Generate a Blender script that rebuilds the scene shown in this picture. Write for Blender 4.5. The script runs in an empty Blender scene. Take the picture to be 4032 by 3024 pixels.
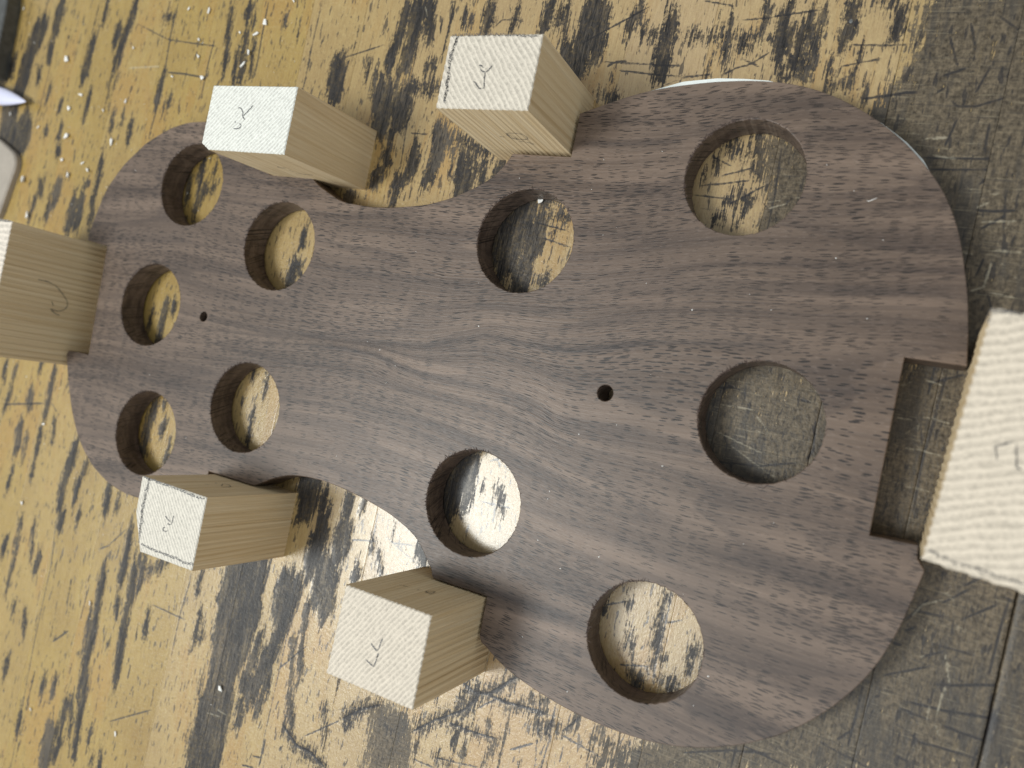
import bpy, bmesh, math, random
import numpy as np
from mathutils import Matrix, Vector
from mathutils.geometry import delaunay_2d_cdt

scene = bpy.context.scene
COL = scene.collection
random.seed(7)
RNG = np.random.default_rng(11)

# ------------------------------------------------------------------ camera
cam_d = bpy.data.cameras.new('camera')
cam = bpy.data.objects.new('camera', cam_d)
COL.objects.link(cam)
CAM_ROT = ((0.907384, 0.042593, 0.418140), (0.0, 0.994852, -0.101338), (-0.420303, 0.091953, 0.902712))
cam.matrix_world = Matrix.Translation((0, 0, 0.24362)) @ Matrix(CAM_ROT).to_4x4()
cam_d.sensor_fit = 'HORIZONTAL'
cam_d.sensor_width = 36.0
cam_d.lens = 27.385
cam_d.clip_start = 0.01
cam_d.clip_end = 50.0
cam_d.dof.use_dof = True
cam_d.dof.focus_distance = 0.262
cam_d.dof.aperture_fstop = 9.5
scene.camera = cam

# ------------------------------------------------------------------ world and lamp
world = bpy.data.worlds.new('World')
scene.world = world
world.use_nodes = True
wb = world.node_tree.nodes['Background']
wb.inputs['Color'].default_value = (0.90, 0.97, 1.0, 1)
wb.inputs['Strength'].default_value = 0.50

def ceiling_lamp(name, loc, aim, sx, sy, watt, col):
    d = bpy.data.lights.new(name, 'AREA')
    d.shape = 'RECTANGLE'; d.size = sx; d.size_y = sy; d.energy = watt; d.color = col
    o = bpy.data.objects.new(name, d)
    COL.objects.link(o)
    o.location = loc
    o.rotation_euler = (Vector(aim) - Vector(loc)).to_track_quat('-Z', 'Y').to_euler()
ceiling_lamp('ceiling_lamp', (-1.02, -0.16, 1.62), (-0.13, 0.02, 0), 0.5, 0.5, 27.0, (0.97, 1.0, 0.98))
ceiling_lamp('ceiling_lamp_wide', (-0.30, -0.85, 1.75), (-0.13, 0.02, 0), 1.4, 1.2, 13.0, (0.94, 0.98, 1.0))

vs = scene.view_settings
vs.view_transform = 'Standard'
vs.look = 'None'
vs.exposure = 0.0
vs.gamma = 1.0
vs.use_curve_mapping = False

# ------------------------------------------------------------------ measured data
# bench wear and a painted tool shade, mm in the bench frame (w across the strips, s along them): width, w, s, w, s ...
DIRT_AND_SHADE = [
(3.04,-354.0,138.5,-355.2,128.7,-358.1,117.3,-360.6,102.9),(2.53,-356.1,124.9,-358.0,113.6,-357.7,106.0),(2.87,-362.4,127.2,-362.9,115.0),(1.47,-375.3,138.8,-374.9,127.2),
(4.52,-411.3,139.3,-410.5,129.6,-411.5,121.6),(6.38,-419.2,125.6,-426.5,117.4,-428.7,105.1,-427.5,87.1),(4.51,-410.5,115.1,-412.3,109.5),(2.85,-416.0,102.1,-416.9,97.3),
(3.58,-439.0,108.1,-441.7,100.6),(5.83,-428.3,100.2,-430.0,90.3,-428.4,82.1),(4.12,-452.8,116.3,-443.9,88.1),(8.55,-419.9,78.5,-420.2,70.3,-412.8,66.0),
(8.20,-438.9,81.6,-429.7,67.3,-426.2,57.7),(2.55,-378.7,121.0,-381.2,107.7,-381.3,97.6),(1.88,-373.1,94.0,-373.5,84.8,-374.4,77.0),(1.41,-392.6,88.6,-394.1,82.2),  # first stroke here paints the shade under the left-edge tool
(1.56,-404.8,95.3,-405.8,87.2),(3.01,-387.4,64.5,-387.6,59.8),(2.76,-400.5,73.9,-400.7,69.2),(2.16,-390.2,74.5,-389.3,68.3),
(3.82,-379.8,47.9,-382.2,40.7,-382.6,36.8),(3.93,-394.4,45.9,-395.5,40.2),(2.21,-354.7,63.0,-353.2,51.8,-353.9,40.4,-351.7,27.1),(2.24,-361.0,49.6,-360.8,45.5),
(4.54,-367.8,40.6,-366.8,23.8),(3.68,-363.5,43.3,-360.5,26.1),(2.57,-385.8,37.2,-385.1,26.4),(1.21,-396.7,40.1,-398.9,24.8),
(2.10,-333.9,130.9,-325.3,130.0),(2.46,-325.3,102.4,-324.9,94.4,-324.9,87.8),(1.67,-317.1,92.5,-316.8,86.8),(1.95,-339.7,81.2,-338.3,70.2),
(1.38,-345.8,83.1,-346.0,77.1),(1.60,-352.8,84.3,-351.8,74.5),(1.75,-291.4,136.3,-289.4,123.7,-286.4,104.3),(2.23,-280.0,135.5,-279.8,128.6),
(2.38,-278.3,125.1,-277.5,114.8,-274.9,100.1),(1.02,-276.6,133.4,-275.1,125.1),(1.26,-273.4,121.0,-270.0,103.4),(1.46,-281.8,116.8,-279.1,100.3),
(2.56,-225.3,107.9,-223.9,95.8),(3.45,-223.4,112.5,-219.8,101.1),(1.14,-258.0,130.6,-257.2,126.2),(2.26,-286.7,68.1,-286.8,59.0,-285.1,47.3,-284.9,40.4),
(2.91,-282.1,56.0,-283.1,51.7,-276.3,54.1),(2.46,-292.7,59.2,-292.0,46.0),(1.54,-279.0,64.5,-278.5,59.7),(2.10,-221.3,42.2,-222.3,34.4),
(5.26,-226.9,109.2,-219.3,97.9),(3.18,-380.5,119.4,-379.9,98.5),(3.25,-196.6,136.5,-196.3,127.2,-197.2,121.0,-198.3,115.5,-198.6,106.8),(4.87,-190.0,136.4,-191.1,129.7,-190.1,122.9,-190.5,116.2,-192.1,108.8),
(3.01,-185.0,136.3,-184.4,128.4,-181.2,120.6),(4.14,-187.9,135.1,-186.8,129.6),(3.21,-192.5,113.1,-191.4,107.6),(3.15,-195.4,102.0,-185.9,101.7,-173.4,102.7),
(6.34,-194.0,99.5,-196.8,93.3,-198.8,87.0),(6.21,-187.5,96.8,-189.3,87.5),(1.09,-208.9,112.8,-207.6,105.3),(1.58,-204.2,107.3,-203.6,96.1),
(3.33,-159.1,134.2,-158.6,129.0,-158.0,123.7),(1.32,-169.3,132.0,-168.4,126.3),(0.85,-166.5,130.5,-165.7,125.7),(1.74,-146.7,134.4,-146.8,128.4,-148.0,124.3),
(2.65,-134.9,135.7,-133.9,132.3,-134.9,125.5),(2.14,-131.0,132.2,-128.3,128.3),(2.17,-134.5,128.9,-135.7,123.8),(1.53,-126.6,133.9,-126.9,130.0,-126.1,119.4),
(4.94,-118.2,135.4,-117.5,129.9,-117.3,124.5,-117.2,119.0,-117.1,112.4),(3.97,-113.6,134.3,-113.4,127.2,-112.8,120.1,-112.7,114.7),(3.01,-125.8,118.3,-120.5,113.4,-115.8,110.8),(2.66,-120.5,118.4,-119.9,121.7),
(1.87,-100.1,135.2,-100.2,130.9,-102.1,127.2,-103.1,123.2),(1.16,-91.7,124.3,-88.7,123.0,-83.1,122.4),(0.86,-98.0,123.8,-91.5,123.3),(2.65,-87.5,130.3,-88.6,127.2,-88.9,123.6,-89.3,118.3,-89.1,113.1,-88.5,106.8),
(2.64,-87.5,114.2,-87.7,106.9),(2.79,-166.4,81.1,-159.5,83.4,-151.6,80.7,-142.9,79.6),(3.55,-171.2,86.2,-166.6,81.7,-167.7,78.1,-168.2,72.1,-170.6,66.6),(3.08,-178.1,80.3,-177.7,73.8,-174.9,69.8),
(2.50,-190.0,84.4,-190.8,79.5),(4.15,-189.3,76.5,-190.0,71.0),(2.31,-183.3,67.9,-181.7,55.9),(1.89,-179.6,70.0,-179.1,62.8),
(3.62,-192.8,70.1,-192.1,62.2),(2.29,-157.6,81.2,-155.3,72.0,-155.1,66.2,-155.4,61.5),(1.77,-154.0,77.9,-154.4,73.8),(3.76,-157.5,73.0,-150.7,72.4,-145.0,71.7),
(3.78,-153.4,69.9,-152.9,62.9),(0.99,-147.6,75.5,-142.7,75.2),(2.19,-141.6,72.0,-138.6,76.5),(1.73,-146.8,69.8,-144.5,66.9),
(3.72,-203.6,59.9,-203.5,53.7),(0.88,-180.8,112.7,-181.1,104.6),(1.61,-179.0,112.2,-177.1,108.6),(1.88,-108.9,102.5,-105.0,101.4,-100.0,100.2),
(7.06,-123.8,63.0,-125.5,57.8,-127.2,52.1,-128.8,46.3,-129.9,40.6),(6.57,-130.9,57.2,-133.6,50.2,-133.7,43.4),(1.95,-126.3,58.6,-119.8,59.3,-108.2,60.0),(4.61,-116.9,57.1,-119.6,50.8,-121.6,44.4),
(2.88,-122.7,63.7,-115.0,63.9),(0.91,-113.3,54.3,-112.3,53.8),(0.81,-120.8,48.4,-116.5,47.9),(9.18,-196.1,98.8,-199.0,87.6),
(7.59,-188.3,99.8,-188.8,88.2),(4.32,-167.2,81.7,-167.8,73.3),(6.94,-153.0,73.4,-153.7,63.4),(6.88,-117.5,134.9,-116.1,116.8),
(4.60,-121.4,117.3,-115.6,111.1),(4.18,-192.6,135.2,-190.2,118.0),(2.64,-87.9,128.8,-87.4,107.9),(1.30,-68.8,130.2,-68.5,122.2,-67.5,112.6),
(1.10,-83.3,122.8,-70.1,122.7,-54.9,122.4),(1.16,-58.6,134.7,-58.1,129.7,-58.3,123.5),(1.42,-51.1,134.6,-50.9,131.4),(2.86,-54.5,128.7,-52.3,126.7,-50.8,121.8,-51.1,116.4),
(2.45,-50.1,125.7,-48.6,118.4),(2.43,-47.0,117.5,-47.0,112.6),(1.70,-49.7,112.6,-48.2,109.7),(2.05,-46.4,127.7,-45.2,117.5,-43.4,110.8),
(2.32,-44.5,130.1,-43.5,121.9),(1.84,-40.9,134.4,-41.4,127.2,-41.2,120.0,-41.5,112.8,-41.5,107.5),(2.34,-33.4,134.3,-32.9,130.5,-32.5,126.7,-33.5,122.9,-34.2,118.4),(0.89,-31.3,134.3,-31.7,131.2),
(1.22,-25.1,134.2,-21.2,133.6),(2.84,-20.5,130.0,-18.7,124.4),(2.15,-21.0,128.6,-17.6,125.8),(1.28,-65.3,120.9,-59.8,119.0),
(0.79,-27.8,118.8,-27.9,114.3),(0.80,-28.5,112.2,-29.1,107.7),(0.98,-34.8,107.1,-31.2,108.0,-28.0,108.9),(0.67,-33.5,111.1,-34.7,105.6),
(1.13,-25.4,108.0,-23.4,104.4),(1.35,-60.2,90.4,-58.7,87.0,-54.1,86.1),(1.65,-60.9,89.8,-59.1,88.2),(1.53,-58.6,69.6,-55.1,69.9,-48.0,72.2),
(1.24,-54.4,73.5,-53.5,72.0),(1.18,-64.3,81.8,-61.9,80.5),(2.08,-52.7,91.8,-50.7,85.6,-48.3,78.9),(0.67,-53.5,62.6,-51.3,62.7),
(0.57,-51.9,68.8,-51.4,64.7),(0.69,-66.0,77.4,-65.7,76.9),(0.68,-60.1,64.0,-56.4,66.3),(3.33,-52.9,127.7,-50.4,117.9),
(2.33,-47.0,125.8,-44.5,114.1),(1.96,-390.3,-45.8,-391.8,-52.4),(1.61,-382.5,-45.1,-383.4,-60.9,-385.3,-70.3),(1.86,-365.4,-41.4,-364.3,-45.0),
(2.43,-354.7,-41.2,-354.1,-47.2,-353.7,-58.4,-354.2,-67.6),(2.91,-369.3,-55.6,-364.9,-62.3),(3.56,-370.6,-71.3,-368.9,-87.8),(1.86,-364.1,-75.9,-362.5,-88.6),
(1.59,-346.7,-64.4,-344.3,-75.8),(1.52,-354.7,-68.5,-354.0,-81.2,-353.5,-96.9),(1.36,-368.8,-90.1,-369.0,-104.8),(3.28,-327.2,-70.3,-329.2,-82.5,-330.9,-94.0,-328.4,-105.1),
(2.45,-318.4,-77.7,-318.3,-85.6),(2.46,-320.7,-87.0,-320.3,-99.2),(2.72,-301.2,-84.1,-298.5,-96.1),(1.07,-292.8,-87.5,-292.0,-94.3),
(2.99,-290.2,2.8,-289.8,-6.2,-290.5,-14.0),(1.25,-297.8,-2.6,-297.7,-13.5),(2.26,-285.1,2.2,-285.0,-3.3),(2.98,-291.3,-14.2,-287.8,-17.4),
(3.31,-283.0,-42.5,-284.5,-54.0,-284.3,-67.8),(2.91,-276.0,-49.3,-275.4,-55.4),(1.27,-269.2,-55.3,-270.3,-68.5),(1.72,-277.7,-40.7,-277.6,-44.8),
(1.38,-228.1,-33.4,-226.9,-48.9),(1.06,-224.2,-20.3,-224.0,-27.7),(1.69,-232.3,-19.7,-231.2,-21.4),(3.32,-223.8,27.9,-223.5,22.8,-224.7,17.2),
(3.29,-220.1,26.5,-220.5,23.9),(0.93,-235.1,-32.9,-234.0,-33.3),(7.77,-195.6,-54.7,-191.4,-58.5,-192.9,-67.0),(2.07,-183.8,-55.3,-183.4,-64.9),
(7.17,-126.2,-28.5,-129.5,-35.5,-130.3,-42.4,-128.5,-52.0),(4.13,-122.7,-27.6,-124.8,-34.2,-124.0,-40.7,-123.6,-46.2),(1.03,-114.1,-37.0,-110.9,-40.0,-109.0,-43.8),(0.81,-118.6,-37.6,-117.8,-38.2),
(2.95,-172.0,-54.0,-172.2,-64.2),(2.64,-166.0,-56.0,-164.9,-58.6),(2.31,-122.8,39.4,-118.2,40.3),(5.23,-119.6,43.7,-121.2,37.9,-124.5,31.4),
(1.94,-120.8,36.3,-111.3,36.3),(1.16,-30.7,21.9,-29.3,17.4),(1.05,-25.5,20.5,-23.1,19.6),(15.70,-209.6,-92.9,-212.8,-104.7,-212.8,-116.1,-214.5,-127.5),
(9.07,-214.5,-127.5,-214.2,-136.9,-214.7,-146.6),(12.91,-213.2,-146.0,-212.8,-158.6,-213.7,-169.7,-213.2,-179.7),(4.00,-185.4,-89.2,-188.6,-109.2,-191.9,-122.6,-195.3,-133.1,-198.4,-147.3),(3.21,-198.5,-118.1,-199.9,-128.5,-202.8,-144.0),
(2.65,-201.8,-144.2,-199.8,-156.5),(2.87,-190.2,-132.4,-191.7,-139.7,-192.8,-148.2),(1.66,-180.0,-97.2,-179.2,-112.0,-178.2,-124.3),(7.46,-180.0,-85.1,-173.5,-92.1,-169.0,-97.2),
(5.52,-180.5,-65.9,-181.7,-76.5,-183.6,-89.9),(4.04,-173.2,-65.0,-171.1,-81.8),(6.40,-191.0,-92.8,-192.3,-101.8,-194.0,-107.3),(1.65,-177.7,-116.9,-176.2,-128.4),
(1.25,-182.2,-117.3,-179.3,-133.2,-178.7,-141.4),(0.90,-175.0,-128.3,-179.7,-133.1),(1.66,-178.9,-137.3,-174.7,-145.9),(2.03,-178.8,-147.2,-171.0,-151.6,-164.1,-151.7,-156.0,-154.2),
(0.93,-162.7,-132.3,-159.7,-140.5,-158.8,-150.1),(2.79,-183.3,-114.1,-183.2,-117.1),(3.05,-291.9,-117.4,-291.1,-134.0,-290.2,-149.2,-290.4,-161.2,-287.0,-177.4,-286.7,-187.8,-284.5,-205.0),(4.50,-291.2,-143.2,-291.3,-152.3,-290.8,-159.9),
(3.10,-274.3,-112.0,-272.6,-128.0,-272.4,-140.9,-271.0,-154.2,-269.7,-166.7),(1.88,-272.6,-108.1,-268.4,-115.7,-269.2,-124.8),(2.97,-282.0,-97.7,-280.0,-114.5,-280.4,-125.0),(2.04,-269.7,-107.9,-268.8,-115.1),
(1.57,-279.7,-130.3,-278.3,-136.7),(1.42,-235.6,-103.5,-235.9,-115.4),(1.33,-231.5,-119.8,-231.6,-128.9,-231.9,-134.2),(1.17,-228.5,-126.9,-228.3,-131.5),
(0.93,-223.8,-144.9,-223.7,-151.9),(1.45,-294.6,-139.4,-289.5,-182.6),(2.03,-297.5,-180.7,-295.8,-202.0,-297.0,-209.6),(1.18,-293.5,-179.9,-289.2,-200.0),
(5.62,-304.8,-197.8,-302.3,-208.9,-302.5,-216.1),(2.60,-302.0,-200.2,-297.6,-195.3),(2.85,-313.9,-178.3,-314.0,-185.6),(1.69,-306.9,-175.7,-307.4,-185.2),
(1.00,-260.4,-128.7,-258.9,-140.4),(1.84,-260.7,-133.6,-259.6,-135.8),(1.34,-265.9,-113.7,-255.5,-106.9),(1.53,-354.5,-113.0,-353.2,-130.8,-353.2,-152.0),
(1.30,-344.8,-113.3,-341.1,-131.7),(2.76,-336.9,-128.9,-335.8,-136.7),(2.62,-341.5,-179.5,-341.7,-187.1),(2.83,-346.1,-156.1,-344.9,-157.9),
(1.15,-278.3,-187.2,-278.0,-195.4),(1.30,-270.2,-194.9,-267.6,-201.3),(2.11,-273.7,-198.4,-273.2,-200.3),(2.15,-325.3,-197.9,-324.4,-208.5),
(1.40,-279.6,-149.7,-279.0,-151.5),(2.70,-362.7,-128.3,-360.9,-133.9),(0.99,-337.4,-155.0,-334.1,-165.8),(1.77,-335.5,-125.5,-335.9,-129.3),
(3.46,-327.2,-104.7,-326.2,-112.5),(3.01,-316.0,-101.6,-315.6,-105.8),(17.21,-211.6,-97.4,-213.8,-124.0),(13.73,-213.6,-167.1,-213.8,-180.6),
(6.11,-177.0,-84.8,-171.9,-95.1),(1.79,-153.9,-135.0,-147.1,-128.7,-139.1,-123.7),(1.46,-109.5,-104.6,-104.0,-105.9,-99.4,-104.7,-89.9,-94.6),(1.20,-99.4,-104.7,-93.4,-105.0,-77.6,-102.7),
(1.05,-101.8,-105.0,-106.5,-112.8,-117.0,-120.7,-124.5,-127.9),(2.30,-109.2,-108.4,-106.3,-112.2),(1.08,-112.0,-119.2,-104.9,-119.1,-92.6,-117.6),(1.38,-82.4,-108.6,-78.5,-107.0,-72.7,-105.9),
(0.88,-71.2,-106.3,-66.8,-99.8),(1.39,-85.4,-102.1,-78.2,-99.1),(1.90,-96.8,-112.4,-96.9,-115.2),(1.73,-107.9,-121.4,-107.1,-125.2),
(1.50,-121.0,-129.5,-121.3,-134.3),(0.93,-114.9,-132.4,-107.3,-132.7),(1.14,-103.9,-124.7,-103.8,-128.7),(0.95,-92.5,-117.6,-95.5,-127.9),
(1.00,-63.0,-104.8,-53.1,-104.4),(1.10,-60.9,-101.0,-58.3,-101.0),(2.20,-92.9,-104.8,-90.4,-105.4),(2.94,-170.5,-64.3,-168.5,-78.0),
(3.02,-161.8,-80.1,-161.4,-85.2),(0.84,-158.8,-67.4,-156.5,-73.2),(0.90,-154.0,-72.5,-150.9,-78.5),(2.70,-138.4,-63.2,-133.8,-70.3),
(1.73,-48.1,-52.3,-49.0,-58.0,-48.5,-66.7,-48.4,-72.0),(1.08,-57.8,-69.2,-55.0,-74.6),(1.19,-59.4,-58.5,-59.4,-61.4),(3.22,-54.1,-81.5,-49.9,-82.2),
(3.13,-45.6,-79.3,-39.7,-79.3),(1.25,-48.7,-74.6,-47.7,-76.7),(1.15,-46.6,-72.8,-44.5,-73.5),(1.01,-67.8,-63.2,-66.8,-65.0),
(2.04,-38.5,-69.5,-36.5,-67.8,-34.2,-69.4),(1.12,-36.4,-72.5,-37.8,-74.5)]
SCRATCH = [
(0.85,-325.3,138.1,-325.8,123.6,-324.4,106.1,-323.8,94.4,-324.3,82.8,-325.2,72.5),(0.75,-269.5,136.7,-268.9,122.4,-267.7,103.4),(0.71,-296.9,120.2,-297.4,106.1,-297.0,92.0),(0.47,-239.6,137.0,-239.8,117.4,-239.2,97.8),
(0.82,-322.8,104.1,-310.4,103.6,-298.2,102.4),(0.84,-377.2,127.2,-377.9,111.7),(0.56,-409.7,127.2,-408.7,99.1,-411.3,66.9),(0.28,-351.4,127.2,-325.5,119.2,-294.9,116.7),
(0.56,-155.1,125.5,-152.5,128.4,-148.1,128.6,-143.5,127.8),(0.49,-109.0,113.7,-97.8,113.3,-80.9,112.7),(0.64,-102.8,110.9,-91.6,109.9,-80.2,109.4),(0.67,-107.5,112.0,-104.3,113.9),
(0.66,-105.1,113.7,-100.8,114.2),(0.61,-183.9,89.0,-183.5,81.8,-182.4,69.8),(0.67,-181.9,84.2,-173.5,84.2),(0.44,-222.9,112.5,-202.9,118.5),
(0.67,-118.6,120.1,-106.6,127.2,-96.9,133.0),(0.34,-120.9,56.1,-107.5,54.4),(0.34,-117.2,51.0,-106.2,49.2),(0.51,-78.8,134.7,-68.4,132.8),
(0.44,-31.5,120.6,-22.3,120.5,-15.9,120.8),(0.44,-32.7,113.9,-26.3,115.5,-21.7,116.6),(0.44,-63.0,115.8,-56.7,113.3),(0.49,-68.1,110.0,-63.5,112.7,-59.9,113.8,-54.4,117.9),
(0.38,-65.4,128.2,-60.7,128.5,-52.9,129.7,-41.7,131.5),(0.77,-24.9,104.3,-19.2,105.3,-13.3,106.7,-10.3,106.8),(0.61,-80.3,109.2,-70.4,110.5),(0.81,-4.8,111.9,0.6,114.3),
(0.48,-1.4,104.9,0.5,103.2,5.0,103.4,11.9,106.3),(0.55,-5.5,88.0,0.3,88.3,13.4,89.0,19.3,89.7),(0.47,-2.9,84.7,8.5,85.6,14.0,86.1),(0.69,10.5,74.4,14.4,74.4,20.6,75.3),
(0.39,10.0,81.4,14.9,88.1),(0.46,12.8,69.2,17.8,73.7),(0.32,-0.4,91.6,1.1,99.7),(0.31,9.5,90.1,9.3,98.8),
(0.32,-0.8,127.2,1.9,119.2),(0.29,-5.5,123.6,-1.9,115.1),(0.31,5.6,129.4,12.6,124.2),(0.32,4.2,107.3,6.5,115.3),
(0.30,15.8,86.2,18.3,69.2),(0.49,-5.4,107.0,-3.7,108.4),(0.58,-66.6,74.2,-59.7,75.5,-51.7,77.2),(0.52,-56.4,69.2,-51.8,72.3,-46.3,76.4),
(0.24,-60.7,77.9,-52.0,81.1),(0.20,-68.6,71.1,-56.7,70.8),(0.37,-44.4,88.0,-43.3,74.1,-43.1,62.5),(0.29,-65.5,84.0,-58.0,81.1),
(0.84,-388.8,-66.9,-355.8,-59.2),(0.50,-351.5,-57.9,-345.7,-61.2),(0.35,-118.0,-28.7,-112.7,-25.7),(0.23,-118.1,-43.0,-105.0,-42.1),
(0.57,-115.3,-27.4,-113.5,-29.7),(0.35,12.5,30.3,12.0,15.4,11.5,4.8,11.9,-10.8),(0.27,9.4,30.6,9.2,21.8),(0.27,8.6,24.7,16.5,28.9),
(0.37,-47.6,12.2,-40.3,13.3),(0.28,-45.2,14.2,-45.2,9.8),(0.60,-17.9,9.1,-16.5,0.2,-17.8,-3.8),(0.31,-44.5,-10.4,-30.1,-8.3,-19.3,-4.6),
(0.70,-23.2,13.5,-20.1,13.3),(0.46,18.0,51.6,19.5,48.0),(0.35,14.2,56.2,15.1,61.1),(0.48,-240.6,-107.0,-242.2,-124.0,-242.0,-142.4),
(0.56,-176.4,-115.2,-187.3,-128.6),(0.60,-168.1,-147.0,-154.3,-135.4),(0.78,-185.4,-155.1,-185.7,-166.2),(0.72,-189.9,-163.6,-186.1,-162.8),
(0.94,-194.0,-169.0,-187.9,-167.6),(0.45,-283.7,-100.3,-292.6,-110.6,-297.9,-113.6),(0.94,-314.2,-161.8,-305.4,-153.7),(0.39,-330.3,-105.6,-326.4,-130.1,-326.2,-166.7,-323.0,-224.7),
(0.59,-269.1,-181.5,-245.5,-166.8),(0.35,-185.9,-88.7,-186.2,-109.6,-186.3,-160.9),(0.46,-298.7,-130.1,-299.6,-146.7),(0.24,-258.5,-126.1,-238.8,-126.1),
(1.22,-178.8,-147.2,-171.0,-151.6,-164.1,-151.7,-156.0,-154.2),(0.53,-75.6,-98.7,-75.1,-111.8,-75.8,-120.3),(0.32,-81.1,-98.7,-79.3,-110.9,-77.6,-121.1),(0.65,-121.6,-136.4,-113.0,-136.0),
(0.76,-87.3,-119.0,-80.2,-113.9),(0.52,-158.0,-57.8,-157.9,-71.3),(0.44,-149.2,-67.0,-139.5,-65.2),(0.46,-167.3,-71.1,-155.2,-68.1),
(0.40,-66.7,-63.1,-60.7,-59.9),(0.34,-47.3,-52.6,-47.0,-62.3,-47.5,-71.2,-46.8,-82.7),(0.47,-46.6,-62.1,-42.2,-59.6),(0.29,-58.2,-79.5,-48.7,-76.6),
(0.40,-113.9,-132.6,-96.3,-128.9),(0.45,-102.6,-111.2,-96.3,-105.1),(0.36,-71.8,-107.4,-56.4,-109.2),(0.39,-92.5,-96.8,-96.7,-103.6),
(0.31,-153.2,-65.2,-138.0,-71.0),(1.01,-109.5,-104.6,-104.0,-105.9,-99.4,-104.7,-89.9,-94.6),(0.88,-99.4,-104.7,-93.4,-105.0,-77.6,-102.7),(0.82,-101.8,-105.0,-106.5,-112.8,-117.0,-120.7,-124.5,-127.9),
(0.80,-112.0,-119.2,-104.9,-119.1,-92.6,-117.6),(0.90,-153.9,-135.0,-147.1,-128.7,-139.1,-123.7),(0.67,-71.2,-106.3,-66.8,-99.8),(0.63,24.8,-54.5,30.0,-53.1,35.1,-51.0,44.8,-47.8),
(0.67,19.7,-61.2,24.5,-60.7,29.6,-60.2,36.6,-58.8,44.5,-57.1),(0.62,18.8,-63.5,22.9,-63.7,26.8,-63.9),(0.74,29.3,-64.1,34.1,-64.3,39.4,-64.3,43.1,-64.5),(0.70,20.6,-76.1,24.3,-76.5),
(0.37,24.2,-70.4,33.3,-69.7,38.8,-69.5),(0.57,39.0,-46.6,44.8,-46.2),(0.32,9.4,-59.5,9.4,-66.3,9.1,-78.3),(0.40,37.9,-27.6,37.6,-34.7,37.3,-47.7),
(0.49,-19.1,-89.9,-19.4,-96.5),(0.86,14.3,-47.0,16.2,-46.9),(0.70,16.4,-42.9,18.7,-41.1),(0.28,6.1,-77.6,9.5,-73.3),
(0.38,17.5,-36.9,24.9,-36.1),(0.35,16.2,-39.9,20.4,-32.5),(0.30,23.5,-32.8,29.0,-27.1),(0.23,13.7,-56.4,23.9,-50.1),
(0.26,22.7,-44.1,33.6,-43.6),(0.33,28.5,-35.7,35.8,-29.1),(0.32,2.5,-80.1,15.0,-81.9),(0.39,-17.9,-89.0,-3.8,-89.9),
(0.30,21.7,-48.3,26.6,-44.9),(0.48,12.7,-62.9,14.1,-61.9),(0.32,36.0,-26.6,40.4,-27.6),(0.31,-33.5,-97.7,-20.9,-91.8,-8.5,-87.8),
(0.30,27.4,-26.8,31.4,-23.0)]
PALE = [
(0.41,-188.1,134.5,-185.4,129.6),(0.28,-116.1,95.0,-112.9,96.2),(0.89,-3.0,88.9,2.8,88.2),(0.23,-45.4,70.9,-41.0,71.9),
(0.23,-44.1,69.1,-39.0,71.1),(1.06,-3.9,93.6,-0.1,94.2),(0.39,10.6,74.9,13.5,76.9),(0.46,12.4,71.1,21.3,72.6),
(0.53,16.4,63.8,24.1,64.0),(0.63,7.6,25.8,12.4,25.0),(0.56,2.6,13.7,7.3,14.2),(0.70,9.3,15.6,16.2,15.2),
(0.63,5.8,6.0,11.1,6.4,15.8,5.8),(0.63,8.6,-4.3,15.5,-4.2),(0.46,-45.6,7.3,-35.4,7.6),(0.46,-44.6,-1.2,-30.0,-4.5),
(0.22,-34.1,6.0,-29.5,1.8),(0.30,18.3,52.1,24.5,51.7),(1.15,13.6,51.8,16.6,53.5,17.1,60.5),(0.36,-40.2,-4.1,-25.1,-10.8),
(0.31,17.1,-38.7,19.3,-34.5,23.6,-31.8),(0.30,23.6,-29.7,26.2,-31.4),(0.27,25.9,-60.0,26.0,-64.2),(0.27,21.3,-48.4,22.3,-47.7),
(0.26,26.6,-44.9,29.3,-53.2),(0.23,28.4,-53.9,27.9,-62.6),(0.60,28.3,-64.6,29.5,-67.0),(0.30,-213.4,-153.7,-206.4,-154.2),
(0.23,-217.5,-157.2,-209.3,-155.9),(1.36,-349.8,105.4,-327.7,106.7)]
BARE = [[(-13.9,134.1),(-14.4,116.2),(-19.8,106.4),(-20.7,98.7),(-35.7,92.9),(-52.3,91.9),(-52.1,86.4),(-49.8,80.7),(-46.6,78.6),(-46.1,69.9),(-45.9,60.8),(-55.8,30.8),(-56.9,15.7),(-49.5,-13.7),(-35.0,-37.2),(-29.1,-63.8),(-31.0,-93.0),(-44.3,-98.4),(-62.9,-109.7),(-62.1,-117.7),(58.1,-68.6),(19.3,138.8),(-14.2,139.6)],
[(-146.9,-122.1),(-125.5,-120.7),(-123.6,-130.6),(-118.7,-141.9),(-143.2,-152.4),(-140.0,-137.3),(-144.4,-128.8)]]
YELLOW = [[(-46.2,10.5),(-44.7,16.4),(-41.0,18.9),(-40.5,13.2),(-44.0,9.8)],
[(-32.2,16.3),(-28.1,19.3),(-26.5,14.7),(-28.0,12.6),(-31.2,13.7)],
[(-29.8,21.0),(-25.7,21.9),(-26.0,18.7)],
[(-34.0,8.8),(-31.4,10.8),(-29.9,2.6),(-33.5,6.8)],
[(-23.5,19.5),(-18.9,16.2),(-20.6,15.1)],
[(-0.5,32.2),(2.2,48.7),(9.3,41.9),(5.7,30.7)]]
VISIBLE = [(-464.2,139.9),(-150.2,135.9),(10.8,133.8),(30.7,29.2),(49.1,-67.6),(-85.3,-124.3),(-330.2,-227.8),(-392.3,-57.3)]
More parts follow.
